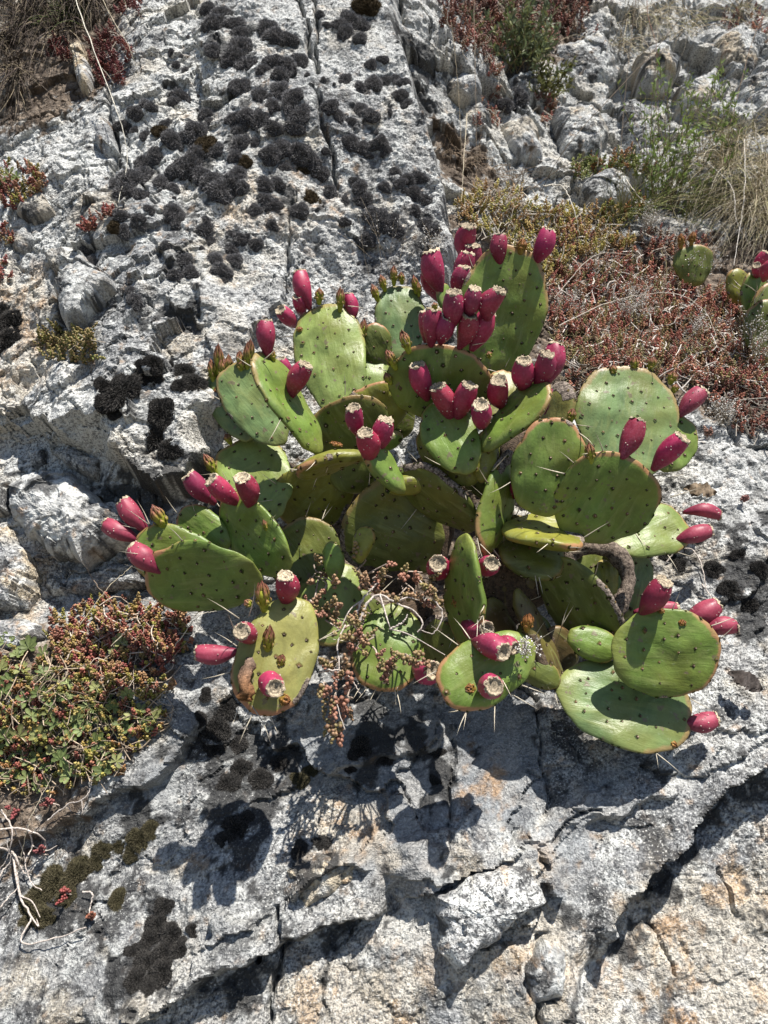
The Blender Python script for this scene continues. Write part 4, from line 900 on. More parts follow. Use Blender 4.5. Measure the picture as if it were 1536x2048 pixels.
# ------------------------------------------------------------------ loose stones set in the face
def stone(name, pts, thick, label, warm=0.0, tilt=(0, 0), group=None, seed=1, h0=None, dark=0.0, back=0.07, pale=1.0):
    c = np.mean(pts, 0); rng = np.random.default_rng(seed)
    if h0 is None: h0 = on_rock(c[0], c[1])[2]
    P = uvs(pts, h0); cen = P.mean(0); NS = 150
    seg = np.concatenate([P, P[:1]]); dl = np.concatenate([[0], np.cumsum(np.linalg.norm(np.diff(seg, axis=0), axis=1))])
    t = np.linspace(0, dl[-1], NS, endpoint=False); E = np.stack([np.interp(t, dl, seg[:, 0]), np.interp(t, dl, seg[:, 1])], 1)
    size = np.linalg.norm(P.max(0) - P.min(0))
    E = E + 0.03 * size * np.stack([noise(E[:, 0] * 30 + seed, E[:, 1] * 30, 1), noise(E[:, 0] * 30, E[:, 1] * 30 + seed, 2)], 1) + 0.012 * size * np.stack([noise(E[:, 0] * 110 + seed, E[:, 1] * 110, 1), noise(E[:, 0] * 110, E[:, 1] * 110 + seed, 2)], 1)
    NR = max(8, int(size * 0.5 / 0.0042)); rs_ = np.linspace(0, 1, NR + 1)[1:] ** 0.85
    Q = [cen[None]]; R = [np.zeros(1)]
    for r in rs_: Q.append(cen + (E - cen) * r); R.append(np.full(NS, r))
    Q = np.concatenate(Q); R = np.concatenate(R); u, v = Q[:, 0], Q[:, 1]
    f_a, e_a = facets((u + .01 * noise(u * 30, v * 30, 5)) * 16 + seed, v * 18, 6, .5, .5); f_b, e_b = facets((u + .006 * noise(u * 60, v * 60, 6)) * 48 + seed, v * 60, 7, .5, .5)
    h = thick * (1 - R ** 5) ** 0.5 - 0.25 * thick * R ** 2 + tilt[0] * (u - cen[0]) + tilt[1] * (v - cen[1])
    amp = min(1.0, size / 0.15)
    h = h + amp * (0.008 * f_a + 0.0016 * f_b + 0.006 * fbm(u * 18 + seed, v * 18, 3, .6, 11) + 0.003 * (np.abs(noise(u * 50, v * 50 + seed, 12)) - .3)) * (0.35 + 0.65 * (R < .96)) + 0.0012 * noise(u * 160, v * 160, 13)
    X = W(u, v, h0 + h)
    nb = 3; B_ = []
    lastE = Q[-NS:]; lh = h[-NS:]
    for k in range(1, nb + 1): B_.append(W(lastE[:, 0] - (lastE[:, 0] - cen[0]) * .04 * k, lastE[:, 1] - (lastE[:, 1] - cen[1]) * .04 * k, h0 + lh - back * k / nb + .003 * rng.normal(size=NS)))
    X = np.concatenate([X] + B_)
    jj = np.arange(NS); kx = (jj + 1) % NS; n = NR + nb
    F3 = np.stack([np.zeros(NS, int), 1 + jj, 1 + kx], 1)
    F4 = np.concatenate([np.stack([1 + i * NS + jj, 1 + (i + 1) * NS + jj, 1 + (i + 1) * NS + kx, 1 + i * NS + kx], 1) for i in range(n - 1)])
    uu = np.concatenate([u] + [lastE[:, 0] + .01 * k for k in range(1, nb + 1)]); vv = np.concatenate([v] + [lastE[:, 1] + .013 * k for k in range(1, nb + 1)])
    C, so, dk = rock_colour(uu, vv, np.zeros(len(uu)), np.full(len(uu), warm * .4), np.full(len(uu), dark), seed * 3.7, warm)
    C = np.clip(C * pale, 0, .8)
    o = X[:1 + NS * NR].mean(0)
    me = mesh_np(name, X - o, [F3, F4], C, False, {'soil': so, 'dark': dk, 'speck': np.full(len(uu), .7 + .3 * math.sin(seed * 1.7))})
    ob = link(name, me, M_ROCK, None, Matrix.Translation(Vector(o)))
    ob['label'] = label; ob['category'] = 'rock'
    if group: ob['group'] = group
    return ob
stone('boulder', [(10,965),(60,945),(140,937),(175,975),(200,1005),(255,1015),(285,1060),(300,1095),(250,1105),(215,1110),(185,1138),(140,1120),(60,1085),(25,1040)], .055, 'broad pale grey block beside the leftmost cactus pads', seed=3, tilt=(.05,-.1), h0=.01, pale=1.15)
stone('flat_stone', [(95,1165),(180,1142),(300,1128),(300,1165),(230,1190),(130,1197),(98,1192)], .03, 'thin flat stone wedged under the broad pale block', seed=4, h0=-.02, tilt=(0,.2))
stone('stone', [(-40,1045),(20,1050),(60,1095),(78,1130),(75,1190),(60,1220),(0,1235),(-40,1230)], .04, 'ochre yellow squarish stone at the left edge below the pale block', .4, seed=5, h0=.0, pale=1.2)
stone('stone', [(-30,1240),(30,1238),(88,1250),(108,1285),(60,1310),(-30,1315)], .035, 'pale cream stone just above the green leaf mat', .3, seed=6, h0=.005, pale=1.3)
stone('stone', [(110,570),(165,515),(228,555),(242,600),(190,640),(152,678),(122,640)], .05, 'angular cracked block above the small red and green stonecrop tuft', .05, seed=7, tilt=(.1,-.1))
stone('stone', [(58,905),(95,903),(98,930),(70,937)], .02, 'small round stone on the brown soil left of the overhang', .15, seed=8)
stone('stone', [(100,905),(150,898),(205,925),(192,962),(140,936)], .022, 'low grey stone beside the small round stone', .0, seed=9)
stone('stone', [(142,100),(166,95),(188,160),(182,195),(160,182)], .028, 'upright yellowish stone sliver under the top left grass', .4, seed=10, pale=1.2)
stone('stone', [(193,268),(226,250),(242,312),(216,328),(198,300)], .03, 'yellow banded stone stuck in the dark upper left crack', .4, seed=11)
stone('stone', [(88,512),(130,498),(142,530),(112,550)], .022, 'small blocky stone above the angular cracked block', .1, seed=12)
stone('stone', [(30,470),(62,455),(80,490),(50,512),(28,500)], .02, 'small grey stone near the left edge above the ochre ground', .0, seed=13)
stone('stone', [(40,395),(85,380),(110,430),(70,450),(35,430)], .02, 'grey lump below the reddish clump at the left edge', .0, seed=14)
stone('stone', [(-20,1245-30-230),(15,975),(22,1030),(-20,1045)], .03, 'dark narrow stone left of the broad pale block', .0, seed=15, dark=.3)
stone('boulder', [(872,1792),(960,1742),(1060,1722),(1092,1800),(1000,1872),(905,1942),(876,1900)], .040, 'proud sharp edged slab in the lower centre', .25, seed=16, tilt=(.02,-.12), pale=1.35)
stone('stone', [(575,1745),(640,1712),(715,1722),(720,1760),(660,1790),(600,1830)], .02, 'yellowish chipped stone left of the proud lower slab', .35, seed=17, pale=1.1)
stone('stone', [(1045,1940),(1090,1880),(1130,1900),(1120,1990),(1060,2010)], .025, 'rounded knob of rock right below the proud lower slab', .15, seed=18, pale=1.1)
G_ = 'loose rocks on the upper right bank'
for i, (pts, th, lab, warm, dark) in enumerate((
    ([(998,190),(1030,152),(1068,165),(1072,215),(1030,232)], .05, 'dark moss topped rock on the upper right bank', .0, .45),
    ([(1000,262),(1050,232),(1072,260),(1085,335),(1020,335),(1005,300)], .05, 'smooth bluish white slab below the moss topped rock', .0, .0),
    ([(885,180),(920,160),(960,170),(965,195),(930,215),(890,205)], .04, 'white knobbly rock right of the boulder edge', .1, .1),
    ([(915,225),(960,215),(985,240),(960,262),(920,258)], .03, 'small white flat rock below the knobbly one', .1, .0),
    ([(1085,120),(1150,95),(1205,70),(1235,130),(1228,190),(1150,198),(1100,175)], .06, 'large pitted grey rock right of the green shrub', .0, .2),
    ([(1345,195),(1400,165),(1425,150),(1438,212),(1400,262),(1352,262)], .06, 'pale rock with a dark hollow under it at the upper right', .1, .0),
    ([(1420,80),(1480,60),(1536,90),(1500,160),(1440,150)], .05, 'crumbly tan rock near the top right corner', .3, .1),
    ([(1470,180),(1540,120),(1600,150),(1590,260),(1500,280)], .06, 'light slab at the right edge under the crumbly tan rock', .1, .0),
    ([(1150,375),(1215,348),(1262,372),(1262,420),(1182,436)], .05, 'low grey rock in the plants right of the brown bank', .0, .25),
    ([(1270,120),(1330,90),(1360,140),(1330,190),(1280,180)], .05, 'brown grey rock between the pitted rock and the crumbly tan one', .2, .15),
    ([(1105,230),(1180,215),(1220,270),(1190,335),(1120,330)], .05, 'cracked grey rock below the large pitted rock', .0, .2),
    ([(1240,210),(1330,205),(1340,290),(1270,330),(1235,280)], .05, 'grey outcrop left of the hollowed pale rock', .0, .1),
    ([(1455,290),(1536,270),(1600,320),(1540,350),(1470,345)], .04, 'cream rock half hidden by dry grass at the right edge', .35, .0))):
    h_ = on_rock(*np.mean(pts, 0))[2]
    stone('rock', pts, th, lab, warm, group=G_, seed=20 + i, dark=dark, h0=h_, back=.12, pale=1.15)

# ------------------------------------------------------------------ moss cushions
M_MOSS = col_material('moss_fuzz', 0.95, 0.05, 9, 0.45)
def moss_mesh(seed, base, tipc, flat=0.58, hairs=1500):
    rng = np.random.default_rng(seed); NS, NR = 40, 14; V_ = [np.array([[0, 0, flat]])]
    a = np.linspace(0, 2 * np.pi, NS, endpoint=False); ph = rng.uniform(0, 6.28, 3)
    def rad(t): return 1 + 0.13 * np.sin(2 * t + ph[0]) + 0.10 * np.sin(3 * t + ph[1]) + 0.06 * np.sin(5 * t + ph[2])
    def zz(x, y, r): return flat * (1 - r ** 2.4) ** 0.6 * (1 + 0.22 * noise(x * 2.2 + seed, y * 2.2, 3) + 0.10 * noise(x * 6 + seed, y * 6, 4))
    for i in range(1, NR + 1):
        r = math.sin(i / NR * math.pi / 2); x = r * rad(a) * np.cos(a); y = r * rad(a) * np.sin(a)
        z = zz(x, y, r) if i < NR else np.full(NS, -0.15); V_.append(np.stack([x, y, z + .035 * rng.normal(size=NS)], 1))
    V_ = np.concatenate(V_); jj = np.arange(NS); kx = (jj + 1) % NS
    F3 = np.stack([np.zeros(NS, int), 1 + jj, 1 + kx], 1)
    F4 = np.concatenate([np.stack([1 + i * NS + jj, 1 + (i + 1) * NS + jj, 1 + (i + 1) * NS + kx, 1 + i * NS + kx], 1) for i in range(NR - 1)])
    b = Batch(); C = np.tile(base, (len(V_), 1)) * rng.uniform(0.45, 1.5, (len(V_), 1)); b.add(V_, F3, C); b.n = len(V_); b.F4.append(F4)
    r = np.sqrt(rng.random(hairs)) * 0.99; t = rng.uniform(0, 2 * np.pi, hairs); x = r * rad(t) * np.cos(t); y = r * rad(t) * np.sin(t); z = zz(x, y, r)
    nrm = np.stack([x, y, np.maximum(z, .05) * 1.4], 1); nrm /= np.linalg.norm(nrm, axis=1)[:, None]; nrm += rng.normal(0, .35, (hairs, 3))
    p0 = np.stack([x, y, z], 1) - nrm * .02; tip = p0 + nrm * rng.uniform(.08, .20, (hairs, 1)); sd = cr(nrm, rng.normal(size=(hairs, 3))); sd /= np.linalg.norm(sd, axis=1)[:, None] + 1e-9; sd *= 0.026
    HV = np.stack([p0 - sd, p0 + sd, tip], 1).reshape(-1, 3); HC = np.stack([np.tile(base, (hairs, 1)), np.tile(base, (hairs, 1)), np.tile(tipc, (hairs, 1)) * rng.uniform(.5, 1.2, (hairs, 1))], 1).reshape(-1, 3)
    b.add(HV, np.arange(hairs * 3).reshape(-1, 3), HC)
    return b.mesh('moss_cushion')
GREY = [moss_mesh(100 + i, np.array([.046, .044, .045]), np.array([.37, .36, .36])) for i in range(7)]
BLACK = [moss_mesh(140 + i, np.array([.020, .019, .018]), np.array([.105, .098, .090]), .34, 2200) for i in range(5)]
OLIVE = [moss_mesh(160 + i, np.array([.040, .036, .020]), np.array([.15, .13, .08]), .34, 2200) for i in range(3)]
BROWN = [moss_mesh(170 + i, np.array([.040, .030, .018]), np.array([.13, .10, .06]), .5) for i in range(2)]
mrng = np.random.default_rng(31)
def cushion(px, py, r, kinds, label, group, asp=None, rot=None):
    X, n = surf(px, py); u, v, h = on_rock(px, py)
    s = r * ((X - CAM) @ FWD) / FPX
    asp = asp or mrng.uniform(.75, 1.25); rot = mrng.uniform(0, 3.14) if rot is None else rot
    n = unit(n * .6 + NW * .4); x = unit(cr([math.sin(rot), .2, math.cos(rot)], n)); y = cr(n, x)
    M = frame(X - n * s * .10, x * s * asp ** .5, y * s / asp ** .5, n * s * mrng.uniform(.8, 1.15))
    o = link('moss_cushion', kinds[mrng.integers(len(kinds))], M_MOSS, None, M)
    o['label'] = label; o['category'] = 'moss'; o['group'] = group
    return o
for k in (GREY, BLACK, OLIVE, BROWN):
    for m in k: m.materials.append(M_MOSS)
def grey_zone(x, y, r):
    crack_x = np.interp(y, [0, 180, 330, 400, 560], [610, 640, 660, 682, 690])
    if x > crack_x: z = 'right of the long crack near the boulder top' if y < 150 else ('between the long crack and the right edge of the boulder' if y < 320 else 'low on the right boulder flank above the cactus')
    elif x > 455: z = 'left of the long crack near the boulder top' if y < 170 else ('just left of the long crack in the densest moss band' if y < 340 else 'on the bare pale flank below the dense moss band')
    else: z = 'on the upper left shoulder of the boulder' if y < 240 else ('on the left side of the dense moss band' if y < 400 else 'on the lower left flank of the boulder')
    s = 'large' if r >= 20 else ('medium' if r >= 13 else 'small')
    return '%s silvery grey moss cushion %s' % (s, z), 'grey moss cushions ' + z
for (x, y, r) in CUSH:
    kd = GREY if mrng.random() < .95 else BROWN; lab, grp = grey_zone(x, y, r)
    if kd is BROWN: lab = lab.replace('silvery grey', 'brown')
    cushion(x, y, r * 1.08, kd, lab, grp)
for k in range(45):
    while True:
        x, y = mrng.uniform(260, 870), mrng.uniform(10, 560)
        if x > 300 + (140 - y) * .6 and x < 770 + y * .25 and noise(np.array(x / 70), np.array(y / 70), 3) > -.05: break
    lab, grp = grey_zone(x, y, 5); cushion(x, y, mrng.uniform(4, 10), GREY, lab, grp)
for i, (x, y, r, a, kd, lab) in enumerate((
    (245,782,36,1.7,BLACK,'large black moss patch left of the leftmost cactus pads'),(208,806,20,1,BLACK,None),(205,772,18,1,BLACK,None),(228,824,18,1,BLACK,None),(322,828,32,1.5,BLACK,None),(312,880,34,1.2,BLACK,None),(340,900,24,1,BLACK,None),(300,905,22,1,BLACK,None),
    (368,742,20,1.2,BLACK,None),(390,768,24,1,BLACK,None),(360,772,16,1,BLACK,None),(312,738,20,1,BLACK,None),(285,748,14,1,BLACK,None),(300,760,22,1.4,BLACK,None),(345,735,18,1,BLACK,None),
    (205,1700,20,1,OLIVE,None),(238,1692,18,1.3,OLIVE,None),(278,1680,24,1,OLIVE,None),(300,1660,18,1,OLIVE,None),(262,1708,18,1,OLIVE,None),(150,1748,30,1.5,OLIVE,None),(110,1770,34,1,OLIVE,None),(70,1800,28,1,OLIVE,None),(90,1835,26,1.3,OLIVE,None),(60,1840,22,1,OLIVE,None),(135,1795,22,1,OLIVE,None),(190,1725,20,1.3,OLIVE,None),
    (330,1815,22,1,BLACK,None),(315,1850,24,1,BLACK,None),(342,1872,26,1,BLACK,None),(300,1880,22,1,BLACK,None),(330,1905,26,1,BLACK,None),(360,1900,22,1,BLACK,None),(295,1925,26,1,BLACK,None),(325,1945,24,1,BLACK,None),(270,1960,22,1,BLACK,None),(300,1975,22,1,BLACK,None),(265,1905,18,1,BLACK,None),(385,1860,14,1,BLACK,None),
    (470,1660,28,1,BLACK,None),(490,1640,20,1,BLACK,None),(450,1680,18,1,BLACK,None),(430,1460,30,1.1,BLACK,None),(455,1420,26,1,BLACK,None),(430,1500,24,1,BLACK,None),(470,1490,22,1,BLACK,None),(400,1440,16,1,BLACK,None),(480,1540,24,1,BLACK,None),(520,1560,24,1,BLACK,None),(455,1570,26,1,BLACK,None),(560,1530,20,1,BLACK,None),(410,1390,14,1,BLACK,None),
    (20,640,28,1,BLACK,None),(14,680,26,1,BLACK,None),(35,665,20,1,BLACK,None),(5,620,20,1,BLACK,None),(600,1700,18,1,BLACK,None),(640,1690,20,1,BLACK,None),(650,1720,16,1,BLACK,None),(600,1560,18,1,OLIVE,None),(620,1545,16,1,OLIVE,None),(720,1500,26,1,BLACK,None),(770,1520,22,1,BLACK,None),(700,1540,16,1,BLACK,None),
    (192,1012,22,1,BROWN,'brown fuzzy moss cushion on the broad pale block'),(875,1510,16,.6,BLACK,None),(872,1565,14,.6,BLACK,None),(1430,1140,20,1,BLACK,None),(1460,1180,22,1,BLACK,None),(1500,1210,20,1,BLACK,None),(1480,1110,16,1,BLACK,None),(1520,1140,18,1,BLACK,None),(1340,1110,18,1,BLACK,None),(1365,1130,16,1,BLACK,None),
    (1030,165,26,1.2,GREY,None),(1035,205,26,1.3,GREY,None),(1010,215,16,1,GREY,None),(235,1800,20,.8,OLIVE,None))):
    if lab is None:
        if kd is BLACK:
            z = ('on the overhanging rock left of the cactus' if x > 100 and y < 1000 else 'at the left edge of the photo' if y < 1000 else 'on the right edge rock' if x > 1200 else 'in the lower left corner cluster' if x < 400 and y > 1700
                 else 'under the lower left pad' if y < 1620 and x < 600 else 'under the centre of the cactus' if y < 1620 else 'on the slab below the cactus shadow')
            lab = 'black moss cushion ' + z
        else: lab = ('flat olive moss cushion near the long white root' if x < 160 else 'flat olive moss cushion in the row right of the white roots' if x < 400 else 'olive moss cushion under the hanging stonecrop') if kd is OLIVE else 'grey moss cap on the dark rock of the upper right bank'
    grp = {id(BLACK): 'black moss cushions on the rock', id(OLIVE): 'olive moss cushions at the lower left', id(GREY): 'grey moss caps on the far dark rock', id(BROWN): 'brown moss'}[id(kd)]
    cushion(x, y, r, kd, lab, grp, a)

# ------------------------------------------------------------------ stonecrop and other plants
M_LEAF = col_material('leaf_fleshy', 0.5, 0.35, 300, 0.2, trans=0.0)
M_THIN = col_material('leaf_thin', 0.55, 0.3, 200, 0.25, trans=0.25)
M_STRAW = col_material('straw_dry', 0.7, 0.2, 300, 0.35)
M_ROOT = col_material('root_bark', 0.85, 0.15, 400, 0.4, 0.5, 600)
def ell(sides=5, prof=((.22, .62), (.55, 1.0), (.85, .68))):
    V_ = [(0, 0, 0)]; m = len(prof) - 1
    for z, r in prof:
        for k in range(sides): V_.append((r * math.cos(6.2832 * k / sides), r * math.sin(6.2832 * k / sides), z))
    V_.append((0, 0, 1.0)); F = []
    for k in range(sides):
        j = (k + 1) % sides; F.append((0, 1 + j, 1 + k))
        for i in range(m):
            a, b = 1 + i * sides + k, 1 + i * sides + j; F += [(a, b, b + sides), (a, b + sides, a + sides)]
        F.append((1 + m * sides + k, 1 + m * sides + j, 1 + (m + 1) * sides))
    return np.array(V_), np.array(F)
EL_V, EL_F = ell(5); EL_T = np.clip(EL_V[:, 2], 0, 1)
EL4_V, EL4_F = ell(4, ((.35, .85), (.78, .82))); EL4_T = EL4_V[:, 2]
def shoots(b, pos, up, rng, pal, leaf=.0052, fat=.34, n=13, ln=.014, tip=None, lo=False):
    """fleshy-leaved stonecrop shoots: leaves in a spiral round a short axis"""
    TV, TF, TT = (EL4_V, EL4_F, EL4_T) if lo else (EL_V, EL_F, EL_T)
    N = len(pos); pal = np.array(pal)
    R = []; P = []; C = []
    for i in range(N):
        ax = unit(up[i]); x = unit(cr(ax, [.3, .8, .1])); y = cr(ax, x)
        c = pal[rng.integers(len(pal))] * rng.uniform(.7, 1.25); l_ = ln * rng.uniform(.5, 1.3); sz = leaf * rng.uniform(.75, 1.2); a0 = rng.uniform(0, 6.28)
        for k in range(n):
            f = k / (n - 1); a = a0 + k * 2.4; out = math.cos(a) * x + math.sin(a) * y
            d = unit(out * (1.05 - .75 * f) + ax * (.15 + 1.0 * f) + rng.normal(0, .14, 3)); s = sz * (1.1 - .35 * f)
            xx = unit(cr(d, [.2, .3, .9])); yy = cr(d, xx)
            R.append(np.stack([xx * s * fat, yy * s * fat, d * s], 1)); P.append(pos[i] + ax * l_ * f)
            tc = (tip if tip is not None else c * np.array([1.2, .85, .85])); cc = c * (.75 + .5 * f)
            C.append(cc[None] * (1 - .55 * TT[:, None] ** 2) + np.array(tc)[None] * .55 * TT[:, None] ** 2)
    b.many(TV, TF, np.array(R), np.array(P), np.array(C))
def in_poly(pts, rng, n):
    P = np.array(pts, float); out = []
    lo, hi = P.min(0), P.max(0)
    while len(out) < n:
        q = rng.uniform(lo, hi, (n * 2, 2)); sd = poly_sd(q[:, 0], q[:, 1], P) + 14 * noise(q[:, 0] / 30, q[:, 1] / 30, 8)
        out += [tuple(x) for x in q[sd < 0]]
    return out[:n]
RED = [(.22, .080, .058), (.27, .135, .085), (.20, .095, .065), (.27, .18, .09), (.21, .065, .058), (.25, .20, .08)]
OLV = [(.22, .22, .05), (.25, .20, .055), (.17, .18, .042), (.26, .15, .06), (.30, .27, .09)]
RUST = [(.34, .140, .095), (.38, .18, .115), (.31, .105, .085), (.36, .22, .12), (.30, .13, .10), (.22, .15, .095)]
DULL = [(.12, .05, .035), (.15, .075, .05), (.10, .045, .04), (.13, .09, .05)]
def mat_of(name, label, polys, n, pal, seed, leaf=.005, ln=.016, nl=12, lift=.006, twigs=0, twig_col=(.36, .31, .25), lo=True, tip=None, cat='stonecrop', upmix=.5):
    rng = np.random.default_rng(seed); b = Batch(); pos = []; up = []
    for x, y in in_poly_multi(polys, rng, n):
        X, nn = surf(x, y); pos.append(X + nn * rng.uniform(-.002, lift)); up.append(unit(nn * (1 - upmix) + NW * .3 + np.array([0, 0, upmix]) + rng.normal(0, .35, 3)))
    shoots(b, pos, up, rng, pal, leaf, .36, nl, ln, tip, lo)
    o = link(name, b.mesh(name), M_LEAF, kind='stuff'); o['label'] = label; o['category'] = cat
    if twigs:
        tb = Batch()
        for x, y in in_poly_multi(polys, rng, twigs):
            X, nn = surf(x, y); X = X + nn * rng.uniform(.004, lift + .008); d = unit(rng.normal(size=3)); d -= nn * (d @ nn) * .8; d = unit(d); l_ = rng.uniform(.015, .06)
            s = cr(d, nn) * l_ * rng.normal(0, .25)
            V_, F_ = tube(curve_pts([X - d * l_ / 2, X + s, X + d * l_ / 2], 6), rng.uniform(.0004, .0011), 4)
            tb.add(V_, F_, np.tile(np.array(twig_col) * rng.uniform(.35, 1.3), (len(V_), 1)))
        t = link('dead_stems', tb.mesh('dead_stems'), M_ROOT, o, kind='stuff')
    return o
def in_poly_multi(polys, rng, n):
    ar = np.array([np.prod(np.ptp(np.array(p), axis=0)) for p in polys]); out = []
    for p, k in zip(polys, np.ceil(n * ar / ar.sum()).astype(int)): out += in_poly(p, rng, k)
    return out
mat_of('red_stonecrop_mat', 'red brown stonecrop mat below the leftmost dark cactus pad', [[(100,1245),(200,1200),(375,1225),(385,1285),(330,1350),(250,1390),(120,1330)]], 420, RED + OLV[:2], 201, .0056, .014, 14, .007, 70, (.50,.42,.34), lo=False)
mat_of('green_stonecrop_mat', 'yellow green stonecrop mat with cinquefoil leaves in the lower left corner', [[(-20,1300),(130,1320),(335,1370),(325,1460),(250,1540),(120,1590),(-20,1580)]], 480, OLV + RED[:2], 202, .0054, .013, 13, .007, 260, (.42,.33,.24), lo=False)
mat_of('rusty_stonecrop_mat', 'rusty orange stonecrop mat covering the bank right of the cactus', [[(1095,540),(1250,520),(1440,590),(1560,640),(1540,790),(1380,775),(1150,745),(1100,700)]], 1500, RUST + [(.25, .22, .09), (.20, .20, .08)], 203, .0056, .022, 11, .016, 420, (.66,.61,.55))
mat_of('yellow_stonecrop_mat', 'yellow green stonecrop mat behind the topmost fruits', [[(905,405),(990,375),(1110,425),(1230,430),(1260,490),(1110,540),(1090,590),(1000,480),(940,470)]], 560, [(.36,.33,.09),(.30,.31,.08),(.38,.30,.11),(.32,.21,.09)], 204, .0062, .022, 11, .012, 380, (.50,.45,.38))
mat_of('far_red_stonecrop_mat', 'dull red stonecrop hanging at the top edge right of the boulder', [[(872,-30),(1190,-30),(1180,70),(1110,95),(930,125),(890,70)]], 560, DULL + RED[:2], 205, .0075, .026, 10, .014, 130)
mat_of('dark_red_stonecrop_tuft', 'dark red stonecrop under the grass in the top left', [[(180,95),(225,60),(275,110),(245,175),(195,175)],[(90,85),(150,85),(150,120),(95,125)],[(230,-20),(290,-20),(280,40),(240,50)]], 170, [(.12,.028,.028),(.10,.034,.028),(.16,.05,.035)], 206, .0055, .016, 12, .010, 20)
mat_of('small_stonecrop_tuft', 'small green and red tipped stonecrop tuft in the gap of the left rocks', [[(82,700),(115,660),(150,665),(172,645),(195,690),(180,735),(110,735)]], 95, [(.17,.20,.055),(.20,.20,.06),(.15,.17,.05)], 207, .0062, .020, 14, .012, 6, lo=False, tip=(.24,.07,.055))
mat_of('red_stonecrop_clump', 'reddish stonecrop clump on the left edge with one green leaf tuft', [[(-10,345),(40,335),(98,360),(85,400),(60,425),(0,420)]], 90, RED + OLV[:1], 208, .0056, .016, 13, .010, 10, lo=False)
mat_of('tiny_red_stonecrop', 'tiny bright red stonecrop beside the curved straw on the boulder', [[(152,445),(185,438),(192,455),(165,465)],[(196,425),(226,420),(226,438),(204,442)]], 30, [(.22,.065,.05),(.20,.09,.055)], 209, .0048, .012, 12, .006, lo=False)
mat_of('edge_red_stonecrop', 'dark red stonecrop at the left edge above the ochre ground', [[(-20,455),(20,455),(35,490),(5,500),(-20,500)],[(-20,520),(20,530),(30,560),(-20,570)]], 40, RED, 210, .0055, .015, 12, .008)
mat_of('shaded_stonecrop_bank', 'dull brown stonecrop on the dark ledge behind the right cactus pads', [[(1390,770),(1560,750),(1560,880),(1480,870),(1420,820)],[(1130,760),(1200,745),(1200,800),(1140,830)]], 230, DULL + RUST[:2], 211, .0056, .018, 11, .010, 130, (.30,.27,.23))
mat_of('low_green_plants', 'low green and orange plants around the low grey rock on the right', [[(1130,330),(1280,310),(1300,370),(1230,350),(1150,370)],[(1200,400),(1300,390),(1280,440),(1200,450)]], 190, [(.13,.17,.04),(.17,.20,.05),(.28,.14,.05)], 212, .007, .02, 10, .01, 30)
mat_of('scattered_stonecrop', 'scattered reddish stonecrop sprigs among the upper right rocks', [[(930,200),(1000,190),(1000,260),(940,260)],[(1060,190),(1120,200),(1110,260),(1070,250)],[(1100,420),(1200,470),(1150,520),(1100,480)],[(960,120),(1010,150),(990,180)],[(1250,470),(1420,480),(1400,540),(1270,520)],[(1440,30),(1536,20),(1536,90),(1450,80)]], 330, DULL + RUST, 213, .0062, .018, 10, .01, 200, (.42,.38,.32))
# stonecrop growing through the middle of the cactus
def cactus_sedum():
    rng = np.random.default_rng(221)
    sprigs = [(700,1140,770,1200,.16,'p'),(760,1140,760,1180,.15,''),(640,1120,640,1200,.14,''),(660,1200,640,1280,.16,''),(700,1240,720,1300,.17,''),(680,1300,660,1380,.18,''),(720,1270,760,1320,.18,''),(820,1150,800,1200,.15,''),(850,1160,840,1210,.15,''),(690,1330,690,1420,.19,''),(660,1360,640,1430,.19,''),(790,1300,830,1320,.18,''),(620,1190,600,1260,.15,''),(740,1200,700,1260,.16,''),(690,1400,698,1480,.18,''),(672,1420,664,1460,.18,''),(770,1330,780,1360,.18,''),(870,1180,880,1200,.15,'')]
    for i, (x0, y0, x1, y1, o, _) in enumerate(sprigs):
        t = thing('stonecrop_sprig', at(x0, y0, o - .04), ('dangling bronze stonecrop sprig below the central pads' if y1 > 1410 else 'bronze green stonecrop sprig beside the left lower centre pad' if x0 < 700 else 'bronze green stonecrop sprig around the bent white stems' if y1 < 1270 else 'bronze green stonecrop sprig over the lower centre pad'), 'stonecrop', 'stonecrop sprigs in the cactus')
        base = at(x0, y0, o - .04); b = Batch(); pts = []
        tb = Batch()
        for k in range(4 if y1 > 1410 else 6):
            f = rng.uniform(0, 1); x = x0 + (x1 - x0) * f + rng.normal(0, 13); y = y0 + (y1 - y0) * f + rng.normal(0, 11); oo = o + rng.uniform(-.02, .03)
            p = at(x, y, oo) - base; pts.append(p)
            r0 = (at(x0 + (x1 - x0) * f * .6 + rng.normal(0, 6), y0 + (y1 - y0) * f * .6, o - .025) - base)
            V_, F_ = tube(curve_pts([r0, (p + r0) / 2 + rng.normal(0, .006, 3), p], 7), .0013, 4); tb.add(V_, F_, np.tile(np.array([.42, .34, .28]) * rng.uniform(.6, 1.2), (len(V_), 1)))
        up = [unit(-FWD * .5 + np.array([0, 0, .5]) + rng.normal(0, .45, 3)) for _ in pts]
        if i in (9, 10, 14, 15): up = [unit(np.array([0, -.5, -.8]) + rng.normal(0, .3, 3)) for _ in pts]
        shoots(b, pts, up, rng, [(.22, .19, .075), (.19, .185, .065), (.27, .13, .085), (.28, .19, .10)], .0066, .42, 12, .020, (.28, .13, .09))
        link('leaves', b.mesh('leaves'), M_LEAF, t, kind='stuff'); link('stems', tb.mesh('stems'), M_ROOT, t, kind='stuff')
cactus_sedum()
